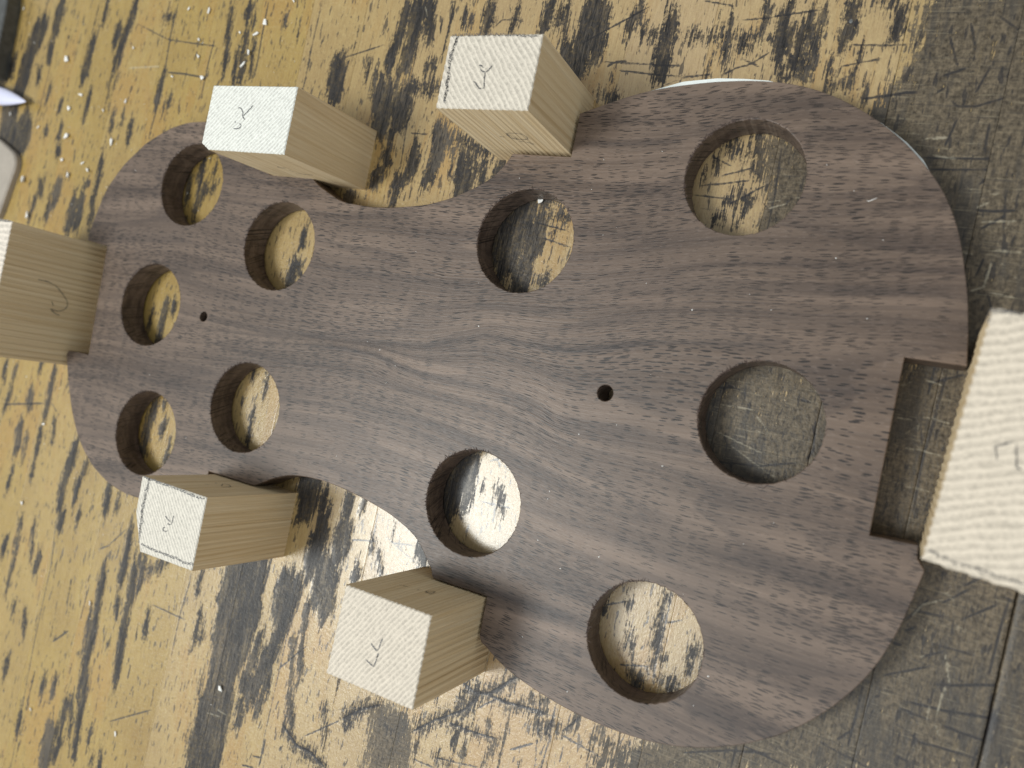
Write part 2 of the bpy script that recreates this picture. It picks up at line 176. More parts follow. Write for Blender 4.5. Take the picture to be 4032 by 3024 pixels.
CHIPS = [(-357.8,200.6,1.5),(-345.8,179.9,1.1),(-310.3,195.8,0.8),(-275.1,206.4,0.8),(-262.5,202.0,1.0),(-268.0,189.8,0.9),(-268.0,181.9,0.9),(-264.6,170.9,1.1),(-283.9,176.0,0.8),(-229.3,187.9,1.3),(-234.3,184.2,1.2),(-243.6,187.2,0.8),(-237.9,176.8,1.2),(-241.2,171.8,1.1),(-329.0,168.7,0.8),(-313.7,170.2,0.9),(-353.8,174.3,1.1),(-399.9,180.6,0.9),(-354.9,160.5,1.5),(-321.8,151.7,1.4),(-351.4,140.1,1.6),(-337.6,140.4,1.1),(-341.8,144.5,0.8),(-385.7,143.3,1.9),(-380.8,124.1,1.4),(-356.7,148.6,0.9),(-214.0,194.1,0.8),(-213.0,167.2,0.6),(-262.0,165.8,0.5),(-252.8,183.0,0.6),(-362.1,157.4,0.6),(-299.6,158.6,0.6),(-375.3,173.6,0.5),(-376.7,169.4,0.8),(-353.6,165.0,0.6),(-327.9,127.4,0.6),(-331.6,224.5,0.5),(-410.9,232.2,0.7),(-348.5,125.1,0.7),(-220.0,178.0,0.4),(-215.3,184.8,0.5),(-228.1,168.5,0.4),(-224.1,164.9,0.4),(-191.1,178.8,0.4),(-394.9,237.2,0.8),(-392.1,234.8,0.7),(-396.4,240.2,0.7),(-412.4,220.9,1.0),(-410.8,217.9,0.7),(-407.9,215.6,0.7),(-401.1,236.3,0.6),(-360.3,189.2,0.5),(-376.8,196.0,0.5),(-365.4,187.8,0.5),(-338.0,172.2,0.5),(-358.6,18.6,0.9),(-370.9,-18.8,1.1),(-324.1,-14.0,0.6),(-372.5,14.8,0.6),(-335.6,-6.8,0.6),(-356.9,24.4,0.5),(-378.9,32.6,0.4),(-319.7,-62.0,0.9),(-240.9,-89.7,1.1),(-317.2,-105.3,0.6),(-355.7,-112.0,0.8),(-246.0,-96.4,0.6),(-299.4,-115.0,0.8),(-315.7,-73.7,0.5),(-361.1,-124.0,0.7),(-101.9,90.9,1.1)]   # world x, y, size (mm)
FLECKS = [(-55.8,96.5),(-74.8,97.0),(-144.9,75.0),(-104.5,95.6),(-70.8,74.1),(-2.0,75.7),(-8.7,84.3),(4.7,60.8),(-119.8,61.1),(-159.6,40.6),(-119.7,46.2),(-165.0,43.9),(-152.9,34.5),(-71.7,11.8),(-84.1,9.1),(-57.7,-0.8),(-94.1,-8.8),(-156.7,28.5),(-47.7,45.8),(-25.1,43.9),(-7.4,57.1),(-0.2,39.4),(-77.9,-28.5),(-90.6,-32.7),(-103.6,-54.7),(-98.2,-24.3),(-88.6,-69.7),(-275.4,37.1),(-253.0,10.3),(-177.8,2.6),(-26.4,-16.6),(-34.8,-22.8),(-45.7,-60.4),(-50.0,-69.0),(-290.1,128.4)]
CURL = [(1.2,72.5),(1.6,72.1),(2.5,72.4),(3.7,72.7)]
NAILS = [(-32.8,127.9),(-42.5,89.6),(-20.4,13.7),(-23.9,129.6)]
GRAIN = [[(-114.7,72.9),(52.4,78.9),(68.0,79.0),(88.3,80.8),(124.1,86.1),(134.7,86.2),(142.4,86.9)],
[(-163.8,28.6),(-114.9,32.2),(-72.3,28.7),(-30.7,26.1),(-20.2,27.1),(-6.3,27.0),(6.7,27.4),(16.4,26.9),(28.6,28.1),(56.7,31.4),(67.2,32.6),(86.4,36.6),(108.4,40.8),(138.8,43.7),(169.9,48.7)],
[(-160.0,-1.1),(-145.8,-0.3),(-109.4,0.2),(-94.9,-0.5),(-87.7,-0.8),(-62.7,-0.7),(-47.2,-0.2),(-24.3,1.0),(2.7,3.5),(12.9,4.7),(20.0,7.0),(29.7,9.8),(34.2,11.6),(44.3,11.3),(52.9,10.9),(63.8,11.2),(71.4,12.8),(81.3,15.4),(90.8,17.7),(100.7,18.9),(130.6,21.3),(160.9,24.9)],
[(-157.1,-10.6),(-106.9,-8.3),(-61.5,-5.2),(-40.3,-3.1),(-23.6,-1.9),(-7.3,-2.0),(3.4,-4.5),(11.5,-5.6),(20.4,-6.0),(36.3,-5.5),(48.2,-6.0),(56.8,-6.9),(65.8,-10.3),(76.4,-10.6),(86.6,-10.0),(96.4,-9.4),(109.9,-8.6),(144.6,-8.5),(157.3,-9.1)],
[(-172.5,-32.6),(-145.1,-29.4),(-119.8,-31.1),(-106.0,-30.6),(-80.1,-28.2),(-48.8,-23.6),(-18.8,-20.7),(-2.7,-20.7),(8.5,-20.8),(21.6,-21.7),(34.4,-23.4),(44.2,-24.5),(52.6,-25.7),(77.5,-30.2),(114.4,-31.1),(161.5,-29.1)],
[(-144.7,-70.5),(-127.0,-69.2),(-63.8,-57.2),(2.8,-54.5),(32.1,-68.1),(41.8,-68.2),(54.0,-70.0),(68.1,-70.3),(81.5,-70.6),(89.4,-71.5),(124.4,-76.2),(133.1,-75.3),(139.7,-76.2),(149.1,-76.9)]]
BANDS = [(3.72,0.6,74.7,93.5,97.8,94.4,116.7,94.4,133.4,93.3),
(2.13,0.35,50.6,87.6,76.1,86.5,90.5,88.7),
(3.74,0.5,-168.6,27.1,-142.6,29.1,-109.1,30.8),
(3.13,0.6,-145.0,-69.5,-125.1,-68.7,-105.9,-65.8),
(1.24,0.5,27.0,21.3,36.0,21.4,46.5,21.6,55.8,22.9,63.6,24.7),
(1.97,0.6,86.0,0.1,92.7,-0.7,105.1,-3.0),
(1.01,0.5,141.6,12.2,160.2,16.5),
(2.95,0.45,82.7,-51.7,97.7,-51.4,114.8,-51.1,138.3,-52.6),
(2.77,0.8,121.5,-84.0,130.4,-84.2,136.7,-85.1,140.9,-86.9),
(3.16,0.5,65.8,-10.3,76.4,-10.6,86.6,-10.0,96.4,-9.4),
(1.78,0.45,136.9,40.9,170.6,44.5),
(1.26,0.35,141.7,1.4,161.4,2.9),
(1.87,0.3,102.4,11.1,118.7,15.3,154.9,20.1),
(1.74,1.0,32.1,-68.1,41.8,-68.2,54.0,-70.0,68.1,-70.3,81.5,-70.6,89.4,-71.5),
(1.42,-0.6,54.6,-75.7,69.7,-75.3,90.2,-75.4),
(1.37,0.9,52.4,78.9,68.0,79.0,88.3,80.8),
(1.22,0.7,124.1,86.1,134.7,86.2,142.4,86.9),
(1.51,0.6,-30.7,26.1,-6.3,27.0,6.7,27.4,28.6,28.1),
(1.46,0.55,-94.9,-0.5,-62.7,-0.7,-24.3,1.0),
(1.08,0.95,-24.3,1.0,2.7,3.5,12.9,4.7,20.0,7.0,29.7,9.8,34.2,11.6,44.3,11.3,52.9,10.9,63.8,11.2,71.4,12.8,81.3,15.4,90.8,17.7,100.7,18.9),
(1.29,0.95,-40.3,-3.1,-23.6,-1.9,-7.3,-2.0,3.4,-4.5,11.5,-5.6,20.4,-6.0,36.3,-5.5,48.2,-6.0,56.8,-6.9,65.8,-10.3),
(1.39,0.5,-172.5,-32.6,-145.1,-29.4,-119.8,-31.1,-106.0,-30.6,-80.1,-28.2),
(1.44,0.5,-18.8,-20.7,8.5,-20.8,21.6,-21.7,34.4,-23.4,44.2,-24.5),
(1.91,0.25,100.7,18.9,130.3,22.6),
(1.25,0.4,-159.8,-1.5,-145.7,-0.7),
(0.13,0,100.5,-102.4,122.6,-85.9),
(1.55,-0.3,120.0,36.0,169.1,40.5),
(1.38,0.25,68.5,-99.6,99.4,-97.2),
(2.48,0.3,124.3,-54.2,167.7,-50.9),
(1.81,-0.3,56.5,67.7,88.8,68.3),
(2.01,0.3,123.6,-36.8,164.7,-34.5),
(1.98,0.3,59.1,-87.8,82.9,-91.6),
(1.45,-0.3,67.9,29.2,101.7,32.2),
(2.38,0.25,-56.3,-30.8,-19.5,-32.4,8.4,-36.6)]
TEMPLATE_A = [(59.5,96.8),(70.0,100.9),(81.2,104.4),(92.0,105.6),(100.6,105.5),(108.1,105.0),(111.6,104.2)]
TEMPLATE_B = [(142.5,92.7),(145.8,90.4),(150.3,87.1),(155.2,82.4)]
MARK_UL = [[(-55.4,74.3),(-57.3,72.2),(-59.2,70.3)],
[(-62.3,73.1),(-61.5,73.7),(-60.2,72.8),(-59.3,71.7),(-59.3,70.2),(-57.7,69.2)],
[(-62.3,65.9),(-61.1,65.7),(-59.2,66.2),(-58.9,67.2),(-60.1,67.8)],
[(-62.4,68.3),(-61.9,68.0)]]
MARK_UR = [[(31.9,88.6),(33.5,88.6),(33.8,87.8)],
[(32.5,88.0),(33.4,86.9),(34.4,86.4),(35.3,86.7),(36.7,88.6)],
[(34.6,86.4),(34.8,85.6),(34.9,83.7),(35.5,81.8),(34.7,81.3),(33.3,81.8),(32.0,83.4),(31.2,83.7)]]
MARK_URe = [[(22.6,98.0),(21.9,94.7),(22.1,91.1),(21.5,86.9),(22.8,85.0),(21.6,83.3),(22.9,80.8),(22.0,78.9),(23.0,76.9)],
[(22.3,97.2),(21.7,94.4),(21.2,91.1),(21.9,87.2),(22.1,84.4),(22.5,80.8),(22.4,78.3)],
[(20.2,98.0),(27.1,98.1),(37.8,98.0),(42.7,97.7),(49.5,97.2)]]
MARK_LL = [[(-53.1,-70.6),(-53.1,-72.2),(-53.2,-73.9),(-55.4,-74.1),(-54.7,-73.6)],
[(-56.9,-71.7),(-55.6,-72.5),(-54.0,-73.0)],
[(-56.0,-75.5),(-57.1,-76.1),(-56.4,-76.8),(-55.0,-76.9),(-54.2,-76.0)]]
MARK_LLe = [[(-68.1,-60.8),(-68.0,-64.1),(-68.1,-66.5),(-68.0,-70.6),(-68.6,-74.3),(-66.9,-76.3),(-67.8,-78.3),(-67.2,-81.7),(-66.8,-84.0)],
[(-68.2,-64.1),(-69.1,-66.1),(-68.4,-68.3),(-69.1,-71.2),(-68.1,-73.0),(-68.1,-77.2),(-67.0,-80.2)],
[(-65.7,-84.0),(-60.1,-84.3),(-53.8,-84.3),(-47.7,-84.2),(-44.0,-84.5),(-39.8,-84.1)],
[(-70.8,-61.0),(-61.8,-61.3),(-52.7,-61.4),(-46.9,-61.8),(-40.6,-61.7)]]
MARK_LR = [[(38.9,-84.2),(38.5,-86.1),(38.1,-88.4),(37.3,-88.0),(35.3,-86.7)],
[(38.9,-88.7),(38.1,-90.4)],
[(38.4,-88.7),(38.3,-90.7),(38.0,-93.0),(36.2,-92.4),(34.7,-91.8)]]
MARK_END = [[(180.3,3.6),(182.3,4.9),(183.8,5.5)],
[(180.9,3.7),(181.5,1.0)],
[(184.4,5.4),(185.3,-0.0),(186.3,0.3)]]
MARK_ENDe = [[(174.6,33.3),(177.9,33.5),(181.1,33.2)],
[(174.8,32.7),(174.7,30.2)],
[(172.2,-21.5),(177.2,-22.4),(181.3,-22.7),(185.5,-23.3),(190.6,-23.5)]]
SIDE_UL = [[(-55.4,58.8,29.0),(-56.4,58.8,26.6),(-52.8,58.8,27.2)],
[(-53.1,58.8,25.4),(-53.8,58.8,23.4),(-53.5,58.8,21.7)],
[(-53.8,58.8,20.7),(-51.8,58.8,19.2),(-46.8,58.8,19.2)]]
SIDE_UR = [[(35.2,75.2,27.2),(37.8,75.2,27.8),(40.7,75.2,27.3),(41.8,75.2,25.6),(41.4,75.2,22.9),(39.4,75.2,22.3),(36.5,75.2,22.4),(35.1,75.2,24.2),(35.2,75.2,26.8)],
[(35.6,75.2,27.2),(35.3,75.2,22.7),(37.5,75.2,22.5),(37.1,75.2,24.4)],
[(37.1,75.2,20.9),(38.8,75.2,20.3),(40.5,75.2,19.8),(40.8,75.2,18.2),(41.8,75.2,19.1)],
[(31.5,75.2,24.5),(32.3,75.2,23.9),(33.3,75.2,24.0)]]
SIDE_LL = [[(-53.3,-60.8,26.3),(-56.8,-60.8,22.1),(-56.0,-60.8,20.5),(-52.2,-60.8,22.5),(-52.1,-60.8,27.1)],
[(-57.0,-60.8,30.7),(-56.2,-60.8,29.1)],
[(-57.8,-60.8,25.2),(-58.3,-60.8,23.6)]]
SIDE_LR = [[(41.6,-72.6,23.6),(40.6,-72.6,25.0),(39.6,-72.6,26.8),(41.0,-72.6,28.1),(42.0,-72.6,26.4),(41.7,-72.6,24.4)],
[(37.1,-72.6,28.1),(37.5,-72.6,26.8)],
[(30.8,-72.6,29.6),(32.1,-72.6,28.6),(34.2,-72.6,28.3)]]
SIDE_NECK = [[(-175.6,1.3,30.2),(-175.6,1.3,26.1),(-175.6,0.3,21.9),(-175.6,-2.4,18.3),(-175.6,-5.2,15.4),(-175.6,-7.5,14.7),(-175.6,-9.5,15.8),(-175.6,-10.7,18.6),(-175.6,-10.1,22.2)],
[(-175.6,-10.4,22.1),(-175.6,-12.0,19.3),(-175.6,-12.4,17.4)],
[(-175.6,-6.8,22.4),(-175.6,-8.7,21.0)]]

# ------------------------------------------------------------------ small helpers
def tag(o, label=None, cat=None, group=None, kind=None):
    if label: o['label'] = label
    if cat: o['category'] = cat
    if group: o['group'] = group
    if kind: o['kind'] = kind
    return o

def link(name, me, mat=None, parent=None):
    o = bpy.data.objects.new(name, me)
    COL.objects.link(o)
    if mat is not None and me is not None and not me.materials: me.materials.append(mat)
    if parent is not None: o.parent = parent
    return o

def mesh(name, verts, faces, smooth=False):
    me = bpy.data.meshes.new(name)
    me.from_pydata([tuple(map(float, v)) for v in verts], [], [tuple(map(int, f)) for f in faces])
    if smooth: me.polygons.foreach_set('use_smooth', [True] * len(me.polygons))
    me.update()
    return me

def inside(poly, pts):
    x, y = pts[:, 0], pts[:, 1]
    r = np.zeros(len(pts), bool)
    n = len(poly)
    for i in range(n):
        x0, y0 = poly[i]; x1, y1 = poly[(i + 1) % n]
        if y0 == y1: continue
        c = ((y0 > y) != (y1 > y)) & (x < (x1 - x0) * (y - y0) / (y1 - y0) + x0)
        r ^= c
    return r

def seg_dist(P, a, b):
    d = b - a
    L = float(d @ d) or 1e-9
    t = np.clip(((P - a) @ d) / L, 0, 1)
    return np.hypot(*(P - a - t[..., None] * d).transpose(*([-1] + list(range(P.ndim - 1))))), t

def resample(pts, step, closed=False):
    p = np.asarray(pts, float)
    if closed: p = np.vstack([p, p[:1]])
    s = np.r_[0, np.cumsum(np.hypot(*np.diff(p, axis=0).T))]
    n = max(2, int(round(s[-1] / step)) + 1)
    t = np.linspace(0, s[-1], n)
    q = np.stack([np.interp(t, s, p[:, 0]), np.interp(t, s, p[:, 1])], -1)
    return q[:-1] if closed else q

def smooth_open(pts, step, it):
    """resampled open curve, relaxed with its ends held"""
    q = resample(pts, step)
    for _ in range(it):
        q[1:-1] += .5 * ((q[:-2] + q[2:]) / 2 - q[1:-1])
    return q

def offset_loop(p, d):
    """move a counter-clockwise loop inward by d"""
    t = np.roll(p, -1, 0) - np.roll(p, 1, 0)
    t /= np.maximum(np.hypot(t[:, 0], t[:, 1])[:, None], 1e-9)
    return p + d * np.stack([-t[:, 1], t[:, 0]], -1)

def area(p):
    x, y = p.T
    return .5 * np.sum(x * np.roll(y, -1) - np.roll(x, -1) * y)

def fill(loops, step, clear, rng):
    """triangulate the region inside loops[0] and outside the others, with inner points"""
    o = loops[0]
    lo, hi = o.min(0), o.max(0)
    gx, gy = np.meshgrid(np.arange(lo[0], hi[0], step), np.arange(lo[1], hi[1], step))
    g = np.stack([gx.ravel(), gy.ravel()], -1) + rng.uniform(-.3, .3, (gx.size, 2)) * step
    k = inside(o, g)
    for h in loops[1:]: k &= ~inside(h, g)
    g = g[k]
    b = np.vstack(loops)
    keep = np.ones(len(g), bool)
    for i in range(0, len(g), 4000):
        d = np.hypot(g[i:i + 4000, None, 0] - b[None, :, 0], g[i:i + 4000, None, 1] - b[None, :, 1]).min(1)
        keep[i:i + 4000] = d > clear
    g = g[keep]
    co = np.vstack([b, g])
    ed = []; n = 0
    for l in loops:
        m = len(l); ed += [(n + i, n + (i + 1) % m) for i in range(m)]; n += m
    v, e, f, *_ = delaunay_2d_cdt([Vector(c) for c in co], ed, [], 0, 1e-7, True)
    v = np.array([(a[0], a[1]) for a in v])
    f = np.array([t for t in f if len(t) == 3])
    c = v[f].mean(1)
    k = inside(o, c)
    for h in loops[1:]: k &= ~inside(h, c)
    return v, f[k], n

# ------------------------------------------------------------------ node helpers
class NT:
    def __init__(s, name):
        s.m = bpy.data.materials.new(name)
        s.m.use_nodes = True
        s.t = s.m.node_tree
        s.b = s.t.nodes['Principled BSDF']
    def n(s, kind, **kw):
        a = s.t.nodes.new(kind)
        for k, v in kw.items(): setattr(a, k, v)
        return a
    def set(s, sock, v):
        if hasattr(v, 'links') or isinstance(v, bpy.types.NodeSocket): s.t.links.new(v, sock)
        else: sock.default_value = v
    def math(s, op, a, b=0.0, c=0.0, clamp=False):
        n = s.n('ShaderNodeMath', operation=op, use_clamp=clamp)
        for i, v in enumerate((a, b, c)): s.set(n.inputs[i], v)
        return n.outputs[0]
    def add(s, a, b): return s.math('ADD', a, b)
    def mul(s, a, b): return s.math('MULTIPLY', a, b)
    def madd(s, a, b, c): return s.math('MULTIPLY_ADD', a, b, c)
    def step(s, v, lo, hi):
        n = s.n('ShaderNodeMapRange', interpolation_type='SMOOTHSTEP')
        s.set(n.inputs[0], v); n.inputs[1].default_value = lo; n.inputs[2].default_value = hi
        return n.outputs[0]
    def lin(s, v, lo, hi, a=0.0, b=1.0):
        n = s.n('ShaderNodeMapRange')
        s.set(n.inputs[0], v)
        for i, q in enumerate((lo, hi, a, b)): n.inputs[i + 1].default_value = q
        return n.outputs[0]
    def scale(s, vec, sc, off=(0, 0, 0), rot=0.0):
        n = s.n('ShaderNodeMapping')
        s.set(n.inputs[0], vec)
        n.inputs['Location'].default_value = off
        n.inputs['Rotation'].default_value = (0, 0, rot)
        n.inputs['Scale'].default_value = sc
        return n.outputs[0]
    def noise(s, vec, detail=3.0, rough=.55, dist=0.0, scale=1.0):
        n = s.n('ShaderNodeTexNoise')
        s.set(n.inputs['Vector'], vec)
        n.inputs['Scale'].default_value = scale
        n.inputs['Detail'].default_value = detail
        n.inputs['Roughness'].default_value = rough
        n.inputs['Distortion'].default_value = dist
        return n.outputs['Fac']
    def mix(s, f, a, b):
        n = s.n('ShaderNodeMix', data_type='RGBA')
        s.set(n.inputs['Factor'], f)
        for k, v in (('A', a), ('B', b)):
            sk = [i for i in n.inputs if i.name == k and i.type == 'RGBA'][0]
            s.set(sk, v if not isinstance(v, tuple) else (*v, 1.0))
        return [o for o in n.outputs if o.type == 'RGBA'][0]
    def attr(s, name, kind='GEOMETRY'):
        return s.n('ShaderNodeAttribute', attribute_name=name, attribute_type=kind)
    def bump(s, h, strength, dist):
        n = s.n('ShaderNodeBump')
        s.set(n.inputs['Height'], h)
        n.inputs['Strength'].default_value = strength
        n.inputs['Distance'].default_value = dist
        s.t.links.new(n.outputs[0], s.b.inputs['Normal'])
    def out(s, **kw):
        for k, v in kw.items():
            s.set(s.b.inputs[k.replace('_', ' ')], v if not isinstance(v, tuple) else (*v, 1.0))
        return s.m

def plain(name, col, rough=.5, var=.15, scale=300.0, metal=0.0):
    t = NT(name)
    p = t.n('ShaderNodeTexCoord').outputs['Object']
    f = t.noise(p, 5, .6, 0, scale)
    c = t.mix(t.lin(f, .3, .7), tuple(v * (1 - var) for v in col), tuple(min(1, v * (1 + var)) for v in col))
    t.bump(f, .3, .0003)
    return t.out(Base_Color=c, Roughness=rough, Metallic=metal)

# ------------------------------------------------------------------ materials
def bench_material():
    t = NT('worn_bench_wood')
    pos = t.n('ShaderNodeTexCoord').outputs['Object']
    tint = t.attr('tint', 'OBJECT').outputs['Fac']
    shift = t.attr('shift', 'OBJECT').outputs['Fac']
    cmb = t.n('ShaderNodeCombineXYZ'); t.set(cmb.inputs[1], shift); t.set(cmb.inputs[2], shift)
    vm = t.n('ShaderNodeVectorMath', operation='MULTIPLY_ADD')
    t.set(vm.inputs[0], pos); vm.inputs[1].default_value = (1000, 1000, 1000); t.set(vm.inputs[2], cmb.outputs[0])
    P = vm.outputs[0]
    wear = t.attr('wear')
    sep = t.n('ShaderNodeSeparateColor'); t.t.links.new(wear.outputs['Color'], sep.inputs[0])
    dirt_shade, bare, scr = sep.outputs[0], sep.outputs[1], sep.outputs[2]
    pale = wear.outputs['Alpha']
    n1 = t.noise(t.scale(P, (.38, .06, .1)), 3, .6)
    n2 = t.noise(t.scale(P, (1.4, .13, .1), (5, 9, 0)), 4, .72)
    n3 = t.noise(t.scale(P, (.8, .8, .8), (1, 2, 3)), 4, .68)
    n5 = t.noise(t.scale(P, (2.6, .22, .1), (2, 7, 5)), 2, .6)
    big = t.noise(t.scale(P, (.03, .016, .1), (3, 3, 0)), 2, .5)
    e1 = t.add(t.add(t.madd(n1, .7, -.35), t.madd(n5, 1.1, -.55)), t.add(t.madd(n2, 1.7, -.85), t.madd(n3, 1.0, -.5)))
    # varnish: warm yellow, browner along the grain, paler on some strips
    y0 = t.mix(tint, (.225, .134, .030), (.29, .195, .10))
    y1 = t.mix(tint, (.405, .285, .080), (.47, .348, .19))
    y2 = t.mix(t.lin(t.add(t.mul(n2, .45), t.add(t.mul(n3, .3), t.mul(big, .35))), .38, .72), y0, y1)
    y2 = t.mix(t.mul(t.step(t.add(t.mul(n2, .8), t.mul(n3, .3)), .64, .78), .45), y2, (.25, .145, .05))
    y2 = t.mix(t.mul(t.step(t.add(t.mul(big, .75), t.mul(n1, .3)), .53, .66), .5), y2, (.30, .155, .032))
    y2 = t.mix(t.mul(t.step(n5, .56, .70), .42), y2, (.20, .12, .045))
    y2 = t.mix(t.mul(t.step(t.math('SUBTRACT', 1.0, n3), .52, .66), .30), y2, (.58, .45, .22))
    # ingrained dirt where the varnish is gone, and the painted tool shade
    dcol = t.mix(t.lin(t.add(t.mul(n3, .6), t.mul(n5, .7)), .46, .84), (.007, .007, .008), (.054, .047, .042))
    dcol = t.mix(t.mul(t.step(t.add(t.mul(big, .7), t.mul(n5, .5)), .60, .78), .5), dcol, (.15, .122, .09))
    md = t.mul(t.step(t.add(dirt_shade, e1), .30, .60), t.lin(t.add(n3, n1), .75, 1.05, .78, 1.0))
    # greyed bare wood
    ca = t.noise(t.scale(P, (.075, 1.5, 1), (2, 0, 0), .32), 3, .6)
    cb = t.noise(t.scale(P, (.09, 1.7, 1), (4, 6, 0), -.42), 3, .6)
    bg = t.lin(t.add(t.mul(n5, .22), t.add(t.mul(n3, .85), t.mul(n2, .30))), .50, .88)
    bcol = t.mix(bg, (.026, .020, .014), (.175, .135, .088))
    lg = t.add(t.mul(big, .6), t.mul(n1, .4))
    bcol = t.mix(t.mul(t.step(lg, .48, .58), .62), bcol, (.048, .043, .038))
    bcol = t.mix(t.mul(t.step(ca, .59, .64), .45), bcol, (.035, .031, .029))
    bcol = t.mix(t.mul(t.step(t.math('SUBTRACT', 1.0, cb), .60, .67), .32), bcol, (.28, .235, .16))
    mb = t.step(t.add(bare, t.mul(e1, 1.0)), .40, .58)
    col = t.mix(md, y2, dcol)
    mb2 = t.math('MULTIPLY', mb, t.math('SUBTRACT', 1.0, t.mul(md, .5)))
    col = t.mix(mb2, col, bcol)
    speck = t.step(t.noise(t.scale(P, (.75, .17, .1), (3, 8, 1)), 2, .5), .625, .67)
    ms = t.math('MAXIMUM', t.step(t.add(scr, t.madd(n3, .6, -.3)), .26, .52), t.mul(speck, .8))
    col = t.mix(t.mul(ms, .92), col, (.022, .020, .021))
    mp = t.step(t.add(pale, t.madd(n3, .6, -.3)), .28, .58)
    col = t.mix(t.mul(mp, .42), col, (.46, .41, .30))
    h = t.add(t.mul(t.noise(t.scale(P, (1.5, .8, 1)), 3, .65), .8), t.mul(scr, -.15))
    t.bump(h, .55, .0004)
    ro = t.lin(t.add(t.mul(md, .12), t.add(t.mul(mb, .22), t.mul(n3, .3))), 0, .6, .20, .58)
    return t.out(Base_Color=col, Roughness=ro, Specular_IOR_Level=t.madd(t.math('MAXIMUM', md, t.mul(mb, .7)), -.28, .5), Coat_Weight=t.mul(t.math('SUBTRACT', 1.0, t.math('MAXIMUM', mb, t.mul(md, .8))), .36), Coat_Roughness=.18)

def walnut_material():
    t = NT('walnut')
    g = t.attr('grain').outputs['Vector']
    band = t.attr('band').outputs['Fac']
    b1 = t.noise(t.scale(g, (.005, .085, .3)), 3, .55)
    f1 = t.noise(t.scale(g, (.022, 1.1, 1.0), (1, 5, 0)), 4, .68)
    fl = t.noise(t.scale(g, (.40, 2.2, 1.2), (4, 4, 9)), 2, .55)
    dens = t.noise(t.scale(g, (.014, .06, .05), (6, 6, 0)), 2, .5)
    # growth zones: level lines of a long stretched noise run with the grain and fan out
    ln = t.noise(t.scale(g, (.0045, .052, .1), (2, 3, 0)), 1, .4)
    lf = t.math('FRACT', t.mul(ln, 8.0))
    line = t.math('MULTIPLY', t.step(lf, .35, .93), t.math('SUBTRACT', 1.0, t.step(lf, .95, 1.0)))
    v = t.add(t.mul(b1, .85), t.mul(f1, .45))
    c = t.mix(t.lin(v, .48, .82), (.064, .043, .032), (.178, .125, .092))
    c = t.mix(t.mul(line, .34), c, (.030, .021, .019))
    c = t.mix(t.mul(t.step(fl, .55, .72), .22), c, (.25, .19, .157))
    bm = t.math('MULTIPLY', t.math('MAXIMUM', band, 0.0), t.lin(f1, .3, .7, .6, 1.1))
    c = t.mix(t.math('MULTIPLY', bm, .78, clamp=True), c, (.026, .019, .018))
    c = t.mix(t.math('MULTIPLY', t.math('MAXIMUM', t.mul(band, -1.0), 0.0), .7, clamp=True), c, (.25, .175, .13))
    # open pores: one short dark dash per cell, packed closer in the dark zones
    def pores(sc, off, r):
        n = t.n('ShaderNodeTexVoronoi', voronoi_dimensions='2D', feature='F1')
        t.set(n.inputs['Vector'], t.scale(g, sc, off)); n.inputs['Scale'].default_value = 1.0
        sp = t.n('ShaderNodeSeparateColor'); t.t.links.new(n.outputs['Color'], sp.inputs[0])
        rad = t.add(t.add(t.madd(sp.outputs[0], .42, -.065), t.madd(dens, .8, -.42)), t.mul(bm, .16))
        rad = t.math('MINIMUM', rad, r)
        return t.step(t.math('SUBTRACT', rad, n.outputs['Distance']), -.03, .05)
    pm = t.math('MAXIMUM', pores((.125, 1.45, 1), (7, 2, 0), .22), pores((.19, 2.1, 1), (3, 5, 0), .24))
    c = t.mix(t.mul(pm, .92), c, (.011, .008, .007))
    t.bump(t.add(t.mul(fl, .5), f1), .30, .0003)
    return t.out(Base_Color=c, Roughness=t.madd(fl, .22, .33), Specular_IOR_Level=.38)

